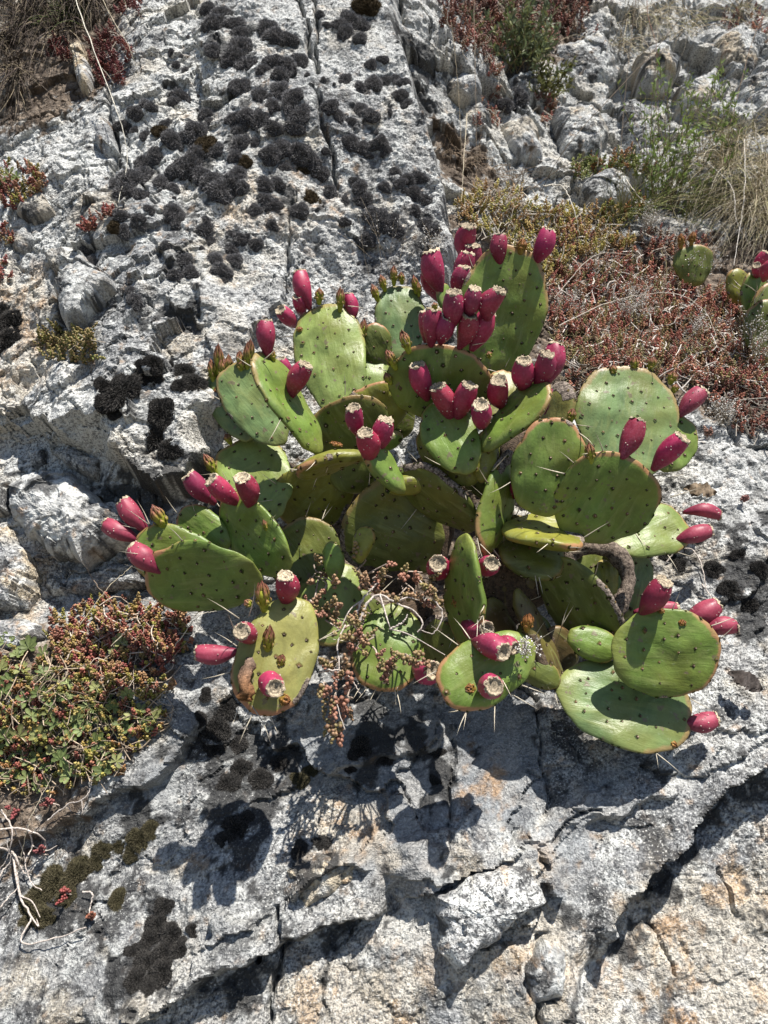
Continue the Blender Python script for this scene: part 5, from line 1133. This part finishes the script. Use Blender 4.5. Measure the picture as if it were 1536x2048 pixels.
def red_berry_sprig(x, y, label, up, col, n=3):
    rng = np.random.default_rng(int(x)); X, nn = surf(x, y); t = thing('red_stonecrop_sprig', X, label, 'stonecrop'); b = Batch()
    shoots(b, [nn * .012 + rng.normal(0, .004, 3) for _ in range(n)], [unit(nn + rng.normal(0, .4, 3)) for _ in range(n)], rng, [np.array(col) * np.array([.62, .95, .95])], .0052, .46, 15, .011, (.26, .09, .07)); link('leaves', b.mesh('leaves'), M_LEAF, t)
    V_, F_ = tube(curve_pts([nn * -.002, nn * .006 + UW * .003, nn * .012], 5), .0011, 5); link('stem', mesh_np('stem', V_, F_, np.tile((.5, .42, .36), (len(V_), 1))), M_ROOT, t)
red_berry_sprig(143,1792,'bright red stonecrop head above the lower left moss', 0, (.36,.045,.045)); red_berry_sprig(180,1834,'orange red stonecrop head at the end of the long white root', 0, (.33,.09,.045))
red_berry_sprig(35,1625,'small crimson stonecrop rosette on the brown lower left soil', 0, (.28,.03,.04), 2); red_berry_sprig(95,1710,'small pink red stonecrop rosette among the white roots', 0, (.30,.06,.07), 2); red_berry_sprig(118,1612,'small red stonecrop rosette near the top of the white roots', 0, (.28,.05,.05), 2)
red_berry_sprig(345,1378,'lone bronze stonecrop sprig on the rock right of the leaf mat', 0, (.26,.14,.06), 3)
red_berry_sprig(1480,1000,'pink stonecrop rosette on the rock at the right edge', 0, (.30,.10,.09), 2); red_berry_sprig(1410,880,'pale red stonecrop rosette above the right sloping rock', 0, (.28,.12,.08), 3)

# cinquefoil: palmate toothed leaves on thin stalks
def leaflet():
    n = 9; V_ = []
    for i in range(n):
        f = i / (n - 1); w = (.02 + .25 * math.sin(math.pi * min(1, f * .92 + .02)) ** .8 * (.35 + .75 * f)); w *= 1 + (.22 if i % 2 and i > 3 else -.05)
        if i == n - 1: w = .05
        V_ += [(-w, f, .07 * w / .3 + .10 * f * f), (0, f, -.03 + .10 * f * f), (w, f, .07 * w / .3 + .10 * f * f)]
    F = []
    for i in range(n - 1):
        a = i * 3; F += [(a, a + 1, a + 4, a + 3), (a + 1, a + 2, a + 5, a + 4)]
    return np.array(V_), np.array(F)
LF_V, LF_F = leaflet()
def cinquefoil(leaves, label, rng, cols):
    cx, cy = np.mean([(l[0], l[1]) for l in leaves], 0); X0, n0 = surf(cx, cy)
    t = thing('cinquefoil_plant', X0, label, 'plant', 'cinquefoil plants in the lower left mat')
    for (x, y, d) in leaves:
        X, nn = surf(x, y); s = d * .50 * ((X - CAM) @ FWD) / FPX; n = unit(nn * .5 + SUN_DIR * .35 - FWD * .35 + rng.normal(0, .22, 3)); X = X + nn * rng.uniform(.006, .016)
        ref = unit(cr(n, [1, .1, 0])); a0 = rng.uniform(-.6, .6); b = Batch(); nl = 7 if rng.random() < .6 else 5; c = np.array(cols[rng.integers(len(cols))]) * rng.uniform(.8, 1.25)
        for k in range(nl):
            a = a0 + (k - (nl - 1) / 2) * (5.0 / nl); yd = math.cos(a) * ref + math.sin(a) * cr(n, ref); yd = unit(yd + n * rng.normal(0.05, .12)); xd = cr(yd, n); sc = s * (1.05 - .10 * abs(k - (nl - 1) / 2)) * rng.uniform(.9, 1.1)
            R = np.stack([xd * sc, yd * sc, cr(xd, yd) * sc], 1); ct = np.tile(c, (len(LF_V), 1)); ct[1::3] *= 1.35
            b.many(LF_V, LF_F, R[None], (X - X0)[None], ct[None])
        lf = link('leaf', b.mesh('leaf'), M_THIN, t)
        V_, F_ = tube(curve_pts([X0 * 0 + (X - X0) * .3 - nn * .02, (X - X0) * .7 - nn * .006 + rng.normal(0, .003, 3), X - X0], 7), .0006, 4); link('leaf_stalk', mesh_np('leaf_stalk', V_, F_, np.tile((.20, .16, .06), (len(V_), 1))), M_STRAW, lf)
crng = np.random.default_rng(55); GRN = [(.125, .165, .055), (.15, .18, .065), (.11, .14, .045), (.18, .19, .07)]
LV = {'pale green cinquefoil at the left edge above the mat': [(12,1292,44),(64,1302,50),(88,1314,40),(40,1318,34)],
 'cinquefoil plant on the left edge halfway down the mat': [(16,1386,46),(62,1400,48),(32,1424,36),(74,1432,40),(6,1440,36)],
 'darker cinquefoil in the centre of the leaf mat': [(142,1450,44),(176,1462,46),(196,1482,42),(160,1430,36),(122,1452,32),(150,1478,38)],
 'cinquefoil plant along the lower edge of the mat': [(118,1498,50),(44,1502,44),(70,1522,50),(92,1506,40),(136,1512,46),(20,1530,36)],
 'lowest cinquefoil plant with one big round leaf': [(156,1548,56),(104,1536,36),(186,1516,40),(62,1552,32)],
 'cinquefoil plant at the right lower corner of the mat': [(214,1546,50),(228,1508,44),(240,1528,36),(206,1498,34)],
 'small cinquefoil beside the bare rock right of the mat': [(270,1440,40),(292,1450,40),(312,1438,44),(284,1428,34),(262,1462,34)],
 'single cinquefoil inside the red stonecrop mat': [(240,1298,40),(228,1312,28)],
 'cinquefoil row in the upper middle of the leaf mat': [(120,1400,44),(150,1396,40),(90,1388,42),(178,1412,40),(110,1424,38),(206,1438,40)],
 'cinquefoil in the lower left part of the leaf mat': [(20,1470,46),(52,1466,44),(86,1470,46),(100,1446,38),(-4,1490,40),(36,1552,44),(90,1566,42)],
 'cinquefoil beside the green grass blades': [(215,1400,38),(236,1420,36),(250,1452,40),(198,1380,34),(262,1396,32)],
 'cinquefoil growing on the left upper part of the mat': [(10,1340,40),(52,1346,42),(96,1352,38),(26,1362,34),(140,1372,34)],
 'bright cinquefoil tuft in the clump on the left edge': [(28,360,36),(14,372,30),(44,368,28)]}
for lab, lv in LV.items(): cinquefoil(lv, lab, crng, GRN)

# ------------------------------------------------------------------ roots, straws, grass
def strand(name, pts, rad, col, label, cat, off=None, n=28, group=None, mat=None, branches=()):
    """pts: (px, py, lift off the rock) or with explicit depth offset 'o' relative to the plane"""
    rng = np.random.default_rng(int(pts[0][0] * 3 + pts[0][1]))
    def q(p):
        if off is not None: return at(p[0], p[1], off + p[2])
        X, nn = surf(p[0], p[1]); return X + NW * p[2]
    P = [q(p) for p in pts]; X0 = P[0]; c = curve_pts(P, n) + rng.normal(0, .0005, (n, 3))
    V_, F_ = tube(c - X0, np.linspace(rad, rad * .45, n) * rng.uniform(.85, 1.15, n), 6)
    o = link(name, mesh_np(name, V_, F_, np.tile(col, (len(V_), 1)) * rng.uniform(.8, 1.15, (len(V_), 1))), mat or M_ROOT, None, Matrix.Translation(Vector(X0))); o['label'] = label; o['category'] = cat
    if group: o['group'] = group
    for br in branches:
        c2 = curve_pts([q(p) for p in br], 14); V2, F2 = tube(c2 - X0, np.linspace(rad * .7, rad * .3, 14), 5); link('side_root', mesh_np('side_root', V2, F2, np.tile(col, (len(V2), 1))), M_ROOT, o)
    return o
WH = (.50, .44, .39)
strand('root', [(30,1700,.01),(50,1790,.012),(70,1830,.012),(50,1870,.010),(60,1885,.010),(110,1875,.012),(180,1852,.014)], .0017, WH, 'long white root curving to the orange red stonecrop head', 'root', branches=([(70,1830,.012),(85,1850,.01),(80,1835,.01)],[(50,1790,.012),(75,1800,.016),(88,1832,.012)]))
strand('root', [(170,1782,.008),(192,1785,.012),(188,1810,.012),(184,1832,.012)], .0014, WH, 'short hooked white root between the two red heads', 'root')
strand('root', [(-10,1660,.012),(40,1655,.016),(80,1665,.014),(100,1690,.010),(85,1720,.010)], .0016, WH, 'thick pale root along the top of the lower left tangle', 'root', branches=([(40,1655,.016),(50,1690,.012),(60,1720,.01)],))
strand('root', [(-10,1690,.012),(30,1700,.016),(45,1720,.014),(60,1745,.010),(100,1690,.012)], .0018, WH, 'looped pale root in the middle of the lower left tangle', 'root')
strand('root', [(-10,1790,.010),(15,1740,.014),(30,1720,.014),(20,1680,.012)], .0014, WH, 'upright pale root at the left edge of the tangle', 'root', branches=([(15,1740,.014),(0,1770,.012),(-5,1800,.01)],))
strand('root', [(10,1620,.010),(35,1660,.014),(20,1720,.012),(-10,1750,.010)], .0013, WH, 'thin pale root crossing the top of the tangle', 'root')
strand('root', [(60,1650,.010),(75,1690,.014),(60,1720,.014),(70,1760,.012),(90,1780,.010)], .0014, WH, 'wavy pale root in the right part of the tangle', 'root', branches=([(75,1690,.014),(100,1700,.012),(120,1690,.01)],))
strand('root', [(-10,1840,.010),(20,1800,.014),(45,1770,.014),(40,1730,.012)], .0013, WH, 'slanting pale root at the bottom of the tangle', 'root')
strand('root', [(100,1640,.008),(140,1610,.010),(170,1600,.012),(185,1580,.010),(190,1560,.008)], .0012, WH, 'thin pale root below the leaf mat', 'root', branches=([(140,1610,.01),(158,1640,.008)],[(170,1600,.012),(176,1625,.008)]))
strand('root', [(720,1240,.0),(735,1205,.004),(760,1190,.006),(790,1205,.006),(825,1220,.004),(845,1245,.004),(835,1265,.0)], .0021, WH, 'bent white stem arching over the central pads', 'stem', off=.165, branches=([(790,1205,.006),(815,1195,.01),(835,1200,.01)],[(760,1190,.006),(775,1240,.01),(780,1255,.008)]))
strand('root', [(710,1235,.0),(725,1200,.004),(742,1180,.008),(755,1165,.008)], .0020, WH, 'pale forked stem left of the arching white stem', 'stem', off=.165, branches=([(725,1200,.004),(700,1220,.0),(680,1260,.0)],))
strand('root', [(780,1258,.0),(805,1245,.006),(815,1228,.006)], .0016, WH, 'short pale twig below the arching white stem', 'stem', off=.172, branches=([(780,1258,.0),(820,1270,.004),(890,1310,.004)],))
strand('root', [(640,1345,.0),(660,1340,.006),(690,1345,.006),(710,1370,.004),(720,1390,.0)], .0015, WH, 'thin pale stem at the foot of the central stonecrop', 'stem', off=.185)
strand('root', [(690,1250,.0),(675,1290,.004),(678,1330,.006),(672,1400,.006),(690,1460,.006)], .0012, WH, 'pale hanging stem down to the dangling stonecrop', 'stem', off=.185)
strand('root', [(838,1160,.0),(868,1200,.006),(885,1225,.006),(870,1265,.004),(840,1260,.0)], .0013, WH, 'looped pale stem left of the spiny long pad', 'stem', off=.165)
strand('root', [(1330,1125,.006),(1350,1105,.010),(1380,1105,.010),(1400,1140,.008),(1408,1180,.006)], .0013, WH, 'thin white root on the rock right of the arch pad', 'root', branches=([(1350,1105,.01),(1348,1090,.008),(1362,1080,.006)],[(1400,1170,.006),(1420,1200,.005),(1395,1195,.004)]))
for i, c in enumerate((((1240,760),(1260,735),(1290,740),(1300,725)),((1290,700),(1310,680),(1325,700),(1310,720)),((1330,760),(1350,790),(1380,760),(1390,740)),((1270,690),(1262,715),(1245,730)),((1340,770),(1370,800),(1400,780)),((1180,770),(1200,740),(1240,735)),((1210,690),(1230,700),(1262,690)),((1375,730),(1400,715),(1405,745)))):
    strand('root', [(x, y, .02) for x, y in c], .0016, (.50,.46,.42), 'curled white dead stem on the bank right of the cactus', 'stem', group='curled dead stems on the right bank', n=18)
ST = (.46, .40, .29); SD = (.10, .075, .05)
for pts, r, col, lab in (
    ([(148,-20,.05),(200,130,.08),(245,250,.06),(262,300,.05),(265,350,.03),(240,412,.01)], .0011, (.62,.58,.48), 'long pale straw arching down over the tall boulder'),
    ([(196,-20,.05),(235,75,.06),(268,125,.04),(280,160,.01)], .0008, ST, 'shorter straw beside the long pale one at the top left'),
    ([(1540,60,.30),(1400,105,.28),(1250,265,.25),(1100,425,.20),(1055,475,.12)], .0011, SD, 'thin dark stalk slanting down to the topmost pad'),
    ([(937,60,.12),(939,270,.12),(942,470,.12)], .0010, SD, 'thin dark upright stalk above the topmost fruits'),
    ([(925,300,.10),(918,400,.10),(914,470,.10)], .0009, ST, 'short straw beside the dark upright stalk'),
    ([(895,140,.10),(908,250,.10),(917,380,.08)], .0008, (.22,.18,.12), 'brown stem left of the dark upright stalk'),
    ([(1262,-20,.10),(1248,90,.10),(1234,230,.08),(1230,330,.05)], .0012, SD, 'tall dark stem rising past the pitted rock'),
    ([(1275,-20,.10),(1272,90,.10),(1285,170,.08),(1300,260,.05)], .0011, (.16,.08,.05), 'reddish tall stem right of the dark one'),
    ([(1440,290,.06),(1470,150,.12),(1540,80,.16)], .0010, (.15,.10,.06), 'bare stem leaning out at the right edge'),
    ([(1226,380,.06),(1245,420,.07),(1262,440,.07),(1305,462,.05),(1350,460,.03)], .0012, (.55,.50,.42), 'pale kinked straw above the rusty mat'),
    ([(1075,412,.06),(1110,425,.08),(1135,470,.07),(1150,495,.04)], .0014, (.58,.54,.46), 'white split straw right of the topmost pad'),
    ([(1108,680,.05),(1200,650,.08),(1310,636,.08),(1380,660,.07),(1420,690,.03)], .0009, (.55,.49,.41), 'long arching straw over the rusty mat'),
    ([(1460,330,.08),(1455,440,.09),(1448,560,.05)], .0012, (.60,.56,.50), 'upright white stem in front of the dry grass'),
    ([(1385,370,.08),(1430,430,.09),(1450,480,.06),(1490,510,.03)], .0012, (.58,.54,.48), 'pale forked twig in front of the dry grass'),
    ([(1312,520,.03),(1310,590,.07),(1290,680,.04),(1275,720,.01)], .0010, (.12,.10,.05), 'thin dark stem in the middle of the rusty mat'),
    ([(170,1255,.02),(235,1195,.05),(280,1145,.04)], .0007, ST, 'straight straw below the pale block'),
    ([(170,1120,.02),(210,1180,.04),(232,1210,.03),(242,1250,.01)], .0008, (.22,.17,.13), 'bent brown stalk below the pale block'),
    ([(50,1740,.02),(85,1640,.04),(120,1555,.03)], .0007, ST, 'thin straw above the white root tangle'),
    ([(235,1300,.03),(330,1240,.08),(440,1180,.10)], .0007, ST, 'straw leaning from the red mat to the cactus'),
    ([(360,1300,.03),(420,1255,.08),(460,1245,.08)], .0007, (.55,.5,.42), 'pale straw in front of the lower left pad'),
    ([(905,-20,.08),(895,60,.10),(885,140,.06)], .0010, (.58,.54,.46), 'pale dangling straw right of the boulder top'),
    ([(780,10,.05),(800,20,.07),(820,8,.06),(830,-10,.04)], .0009, (.58,.54,.46), 'looped straw at the top of the boulder edge'),
    ([(1100,620,.04),(1170,560,.08),(1260,540,.05)], .0007, (.5,.45,.38), 'fine straw above the right back pad'),
    ([(1040,440,.08),(1130,400,.12),(1225,378,.08)], .0009, SD, 'dark fine stalk joining the kinked straw')):
    strand('straw', pts, r, col, lab, 'stalk', n=30, mat=M_STRAW)
def grass(name, label, roots, n, ln, dirs, cols, seed, rad=.0006, droop=.5, curl=.3, group=None, segs=7):
    rng = np.random.default_rng(seed); b = Batch(); X0 = surf(*roots[0])[0]
    for k in range(n):
        x, y = roots[rng.integers(len(roots))]; X, nn = surf(x + rng.normal(0, 12), y + rng.normal(0, 10)); L = ln * rng.uniform(.4, 1.15)
        d0 = unit(np.array(dirs[rng.integers(len(dirs))]) + rng.normal(0, curl, 3) + nn * .35); p = X.copy(); pts = [p]; d = d0
        for s in range(segs):
            d = unit(d + np.array([0, 0, -droop * .22]) + rng.normal(0, curl * .16, 3)); p = p + d * L / segs; pts.append(p)
        c = np.array(cols[rng.integers(len(cols))]) * rng.uniform(.6, 1.25); V_, F_ = tube(np.array(pts) - X0, np.linspace(rad, rad * .3, segs + 1) * rng.uniform(.7, 1.3), 3); b.add(V_, F_, np.tile(c, (len(V_), 1)))
    o = link(name, b.mesh(name), M_STRAW, None, Matrix.Translation(Vector(X0))); o['label'] = label; o['category'] = 'grass'
    if group: o['group'] = group
DRY = [(.42,.36,.25),(.34,.28,.19),(.50,.44,.33),(.26,.21,.14),(.30,.28,.14)]; DK = [(.075,.058,.044),(.14,.11,.085),(.05,.04,.03),(.10,.075,.062)]
grass('grass_tuft', 'dark tangled dry grass hanging in the top left corner', [(20,-20),(80,-30),(140,-20),(60,40),(10,80),(180,-20),(110,60),(30,140)], 900, .19, [(-.5,-.5,-.6),(.6,-.5,-.5),(0,-.6,-.5),(.2,-.8,.1)], DK + DRY[3:4], 301, .0010, .7, .55)
grass('grass_tuft', 'green grass tuft inside the dark tangle at the top left', [(125,45),(150,30)], 110, .10, [(-.2,-.6,.3),(.3,-.5,.2),(0,-.4,.6)], [(.13,.16,.05),(.17,.19,.08),(.10,.13,.04)], 302, .0008, .5, .5)
grass('grass_tuft', 'big sweep of dry straw coloured grass at the right edge', [(1480,290),(1540,330),(1590,380),(1520,380),(1600,300),(1450,330),(1500,420),(1560,440)], 950, .30, [(-.7,-.6,-.1),(-.5,-.7,-.4),(-.8,-.3,.2),(.2,-.7,-.3),(-.3,-.6,.3)], [(.55,.48,.34),(.46,.39,.27),(.62,.56,.44),(.36,.30,.20),(.40,.38,.20)], 303, .0008, .75, .45)
grass('grass_tuft', 'thin green and straw grass right of the low grey rock', [(1290,430),(1340,410),(1380,430),(1240,440),(1420,400)], 260, .14, [(-.1,-.4,.9),(.4,-.4,.7),(-.4,-.4,.7)], [(.15,.19,.05),(.19,.20,.07),(.30,.27,.14)], 304, .0009, .4, .35)
grass('grass_tuft', 'pale dry grass at the top edge near the right corner', [(1260,40),(1320,30),(1380,50),(1480,20),(1240,90)], 230, .22, [(-.2,-.5,.2),(.3,-.5,-.2),(-.4,-.5,-.3)], DRY, 305, .0009, .7, .5)
grass('grass_tuft', 'short dry grass on the brown bank behind the boulder edge', [(900,300),(950,320),(1000,350),(1040,360)], 170, .06, [(0,-.6,.2),(.5,-.5,0),(-.5,-.5,0)], [(.18,.13,.09),(.26,.20,.14),(.12,.09,.06)], 306, .0008, .5, .7)
grass('grass_tuft', 'fine green blades rising from the leaf mat', [(140,1380),(190,1400),(110,1340),(210,1420)], 60, .07, [(.3,-.4,.5),(-.4,-.4,.4),(0,-.6,.5)], [(.16,.19,.07),(.20,.20,.09)], 307, .0006, .5, .5)
grass('grass_tuft', 'dry fine grass along the ledge above the right back pad', [(1150,760),(1250,720),(1350,700),(1180,690)], 150, .07, [(.5,-.5,.2),(-.5,-.5,.2),(0,-.5,.6)], DRY, 308, .0007, .6, .6)
grass('grass_tuft', 'dry grass blades behind the second small cactus', [(1450,430),(1500,450),(1536,470)], 160, .14, [(-.7,-.5,0),(-.6,-.5,.4),(.4,-.5,.2)], DRY, 309, .0008, .6, .4)
def shrub(name, label, px, py, hpx, n, cols, seed, leaf=.012, spread=.5, wid=.18, dens=16, dirv=(0, -.15, 1)):
    rng = np.random.default_rng(seed); X, nn = surf(px, py); sc = ((X - CAM) @ FWD) / FPX; H_ = hpx * sc; t = thing(name, X, label, 'shrub'); lb = Batch(); sb = Batch()
    for k in range(n):
        d = unit(np.array(dirv) + rng.normal(0, spread, 3)); pts = [rng.normal(0, H_ * .12, 3) * np.array([1, .3, .2])]; L = H_ * rng.uniform(.5, 1.1)
        for s in range(8): d = unit(d + rng.normal(0, .10, 3) + np.array([0, 0, .03])); pts.append(pts[-1] + d * L / 8)
        pts = np.array(pts); V_, F_ = tube(pts, np.linspace(.0011, .0004, 9), 4); sb.add(V_, F_, np.tile((.16, .12, .07), (len(V_), 1)))
        for j in range(dens):
            f = rng.uniform(.25, 1) * 7.9; i = int(f); p = pts[i] + (pts[i + 1] - pts[i]) * (f - i); dd = unit(rng.normal(size=3) + d * .8 + np.array([0, -.3, .2])); s = leaf * rng.uniform(.6, 1.2); x = unit(cr(dd, rng.normal(size=3))); c = np.array(cols[rng.integers(len(cols))]) * rng.uniform(.7, 1.3)
            q = np.array([p, p + dd * s * .5 + x * s * wid, p + dd * s, p + dd * s * .5 - x * s * wid]); lb.add(q, np.array([[0, 1, 2, 3]]), np.tile(c, (4, 1)))
    link('leaves', lb.mesh('leaves'), M_THIN, t, kind='stuff'); link('stems', sb.mesh('stems'), M_STRAW, t, kind='stuff')
shrub('grey_green_shrub', 'bushy grey green shrub on the upper right bank', 1040, 175, 150, 60, [(.10,.13,.06),(.13,.16,.08),(.16,.17,.06),(.09,.11,.06)], 401, .020, .55, .16, 34)
shrub('low_green_shrub', 'low yellowish shrub right of the grey green one', 1090, 200, 80, 30, [(.16,.16,.05),(.12,.13,.05)], 402, .016, .6, .2, 24)
shrub('wispy_green_shrub', 'wispy bright green shrub left of the dry grass', 1340, 430, 240, 26, [(.17,.24,.06),(.14,.20,.05),(.22,.27,.09)], 403, .020, .30, .14, 26)
shrub('young_green_shrub', 'young bright green sprigs beside the hollowed pale rock', 1420, 330, 190, 16, [(.17,.24,.06),(.22,.28,.10)], 404, .018, .32, .14, 20)
shrub('thin_green_shrub', 'thin green sprigs in front of the grey outcrop', 1300, 330, 200, 9, [(.15,.21,.06),(.18,.24,.08)], 405, .016, .22, .16, 18)
def seed_stalks(label, px, py, hpx, n, seed, spread=.3, off=None, npod=9):
    rng = np.random.default_rng(seed)
    if off is None: X, nn = surf(px, py)
    else: X = at(px, py, off)
    sc = ((X - CAM) @ FWD) / FPX; H_ = hpx * sc; t = thing('dried_flower', X, label, 'dried flower', 'dry white seed stalks'); pb = Batch(); sb = Batch()
    R = []; P = []
    for k in range(n):
        d = unit(np.array([0, -.35, .9]) + rng.normal(0, spread, 3)); pts = [rng.normal(0, H_ * .10, 3)]; L = H_ * rng.uniform(.6, 1.1)
        for s in range(6): d = unit(d + rng.normal(0, .12, 3)); pts.append(pts[-1] + d * L / 6)
        pts = np.array(pts); V_, F_ = tube(pts, .0003, 3); sb.add(V_, F_, np.tile((.34, .28, .20), (len(V_), 1)))
        for j in range(npod):
            f = rng.uniform(.45, 1) * 5.9; i = int(f); p = pts[i] + (pts[i + 1] - pts[i]) * (f - i); dd = unit(rng.normal(size=3) + d); e = p + dd * .006; V_, F_ = tube(np.array([p, e]), .0002, 3); sb.add(V_, F_, np.tile((.4, .35, .28), (6, 1)))
            x = unit(cr(dd, rng.normal(size=3))); R.append(np.stack([x * .0011, cr(dd, x) * .0007, dd * .0034], 1)); P.append(e)
    N = len(R); pb.many(EL4_V, EL4_F, np.array(R), np.array(P), np.array([.66, .64, .60])[None, None] * np.random.default_rng(seed).uniform(.5, 1.15, (N, 1, 1)) * np.ones((N, len(EL4_V), 3)))
    link('seed_pods', pb.mesh('seed_pods'), M_STRAW, t, kind='stuff'); link('stems', sb.mesh('stems'), M_STRAW, t, kind='stuff')
for i, (lab, x, y, h, n, off, npod) in enumerate((('bare branching seed stalk in front of the boulder above the cactus',768,545,150,9,None,5),('white seed stalks at the boulder edge left of the top fruits',866,520,60,14,None,9),
    ('white dry flowers caught on the spiny lower centre pad',1052,1310,34,14,.225,8),('tiny white flowers below the broad pale block',130,1175,34,8,None,7),('white seed stalks behind the topmost pad',1135,640,70,16,None,9),('white seed stalks left of the second small cactus',1260,650,80,26,None,10),
    ('white seed stalks covering the small cactus pad on the right',1385,570,80,16,None,10),('dense white seed stalks at the right edge',1500,740,120,30,None,10),('white seed stalks in the grass above the rusty mat',1290,470,60,18,None,9),('white seed stalks near the top of the rusty mat',1190,560,60,14,None,8),
    ('white seed stalks on the dark ledge at the right',1440,850,60,16,None,9),('white seed stalks between the right pad and the dry stems',1390,690,70,14,None,9),('white seed stalks among the far rocks',1010,440,60,12,None,8))):
    seed_stalks(lab, x, y, h, n * 2 if x > 1200 else n, 500 + i, .32, off, npod)

# ------------------------------------------------------------------ the second, smaller cactus at the right edge
hs = on_rock(1400, 600)[2]
c1 = surf(1470, 640)[0]
cactus2 = thing('prickly_pear_cactus', c1, 'small prickly pear half hidden in dry plants at the right edge', 'cactus')
RM2 = Matrix.Translation(Vector(c1))
def oo(px, py): return plane_depth(px, py) - float((surf(px, py)[0] - CAM) @ FWD)
for k, (bx, by, tx, ty, w, cl) in enumerate(((1386,572,1386,490,78,'d'),(1476,610,1474,536,44,'y'),(1508,640,1506,545,50,'g'),(1530,720,1532,600,84,'d'),(1560,700,1570,560,110,'d'))):
    make_pad('q%d' % k, cactus2, RM2, bx, by, tx, ty, w, oo(bx, by) + .02 + .012 * (k % 3), 'n', 0, 4 if k else 0, cl, T=.009, blush=.6, spines=2)
make_fruit(cactus2, RM2, 1510, 548, 1522, 512, 26, 'q2'); make_fruit(cactus2, RM2, 1528, 560, 1530, 540, 32, 'q3'); make_fruit(cactus2, RM2, 1512, 556, 1498, 540, 22, 'q2')
for b in ((1362,496,1358,470,14),(1382,490,1384,466,14)): make_bud(cactus2, RM2, *b, 'q0', None, True)
# withered scraps
def scrap(px, py, dx, dy, label, col, lift=.02):
    rng = np.random.default_rng(px); p0 = surf(px, py)[0] + NW * lift; p1 = surf(px + dx, py + dy)[0] + NW * lift; N = 14; c = curve_pts([p0, (p0 + p1) / 2 + NW * .01, p1], N)
    b = []; w = np.sin(np.linspace(.25, 2.9, N)) * .011; sdv = unit(cr(p1 - p0, NW))
    for sgn in (1, -1):
        for i in range(N):
            for f in (-1, -.5, 0, .5, 1): b.append(c[i] + sdv * w[i] * f * (1 + .2 * rng.normal()) + NW * (sgn * .0012 + .006 * (abs(f) - .4) * math.sin(i * 1.1) + .002 * rng.normal()))
    V_ = np.array(b); F = []
    for s in (0, N * 5):
        for i in range(N - 1):
            for j in range(4): q = s + i * 5 + j; F.append((q, q + 1, q + 6, q + 5))
    o = link('withered_pad', mesh_np('withered_pad', V_ - p0, np.array(F), np.tile(col, (len(V_), 1)) * rng.uniform(.5, 1.3, (len(V_), 1))), M_STRAW, None, Matrix.Translation(Vector(p0))); o['label'] = label; o['category'] = 'dead pad'
scrap(1345, 1000, 60, 12, 'curled brown withered scrap right of the shaded right pad', (.20, .15, .10), .05)
scrap(1440, 1350, 60, 38, 'blackened withered scrap right of the lower right round pad', (.055, .045, .04), .03)
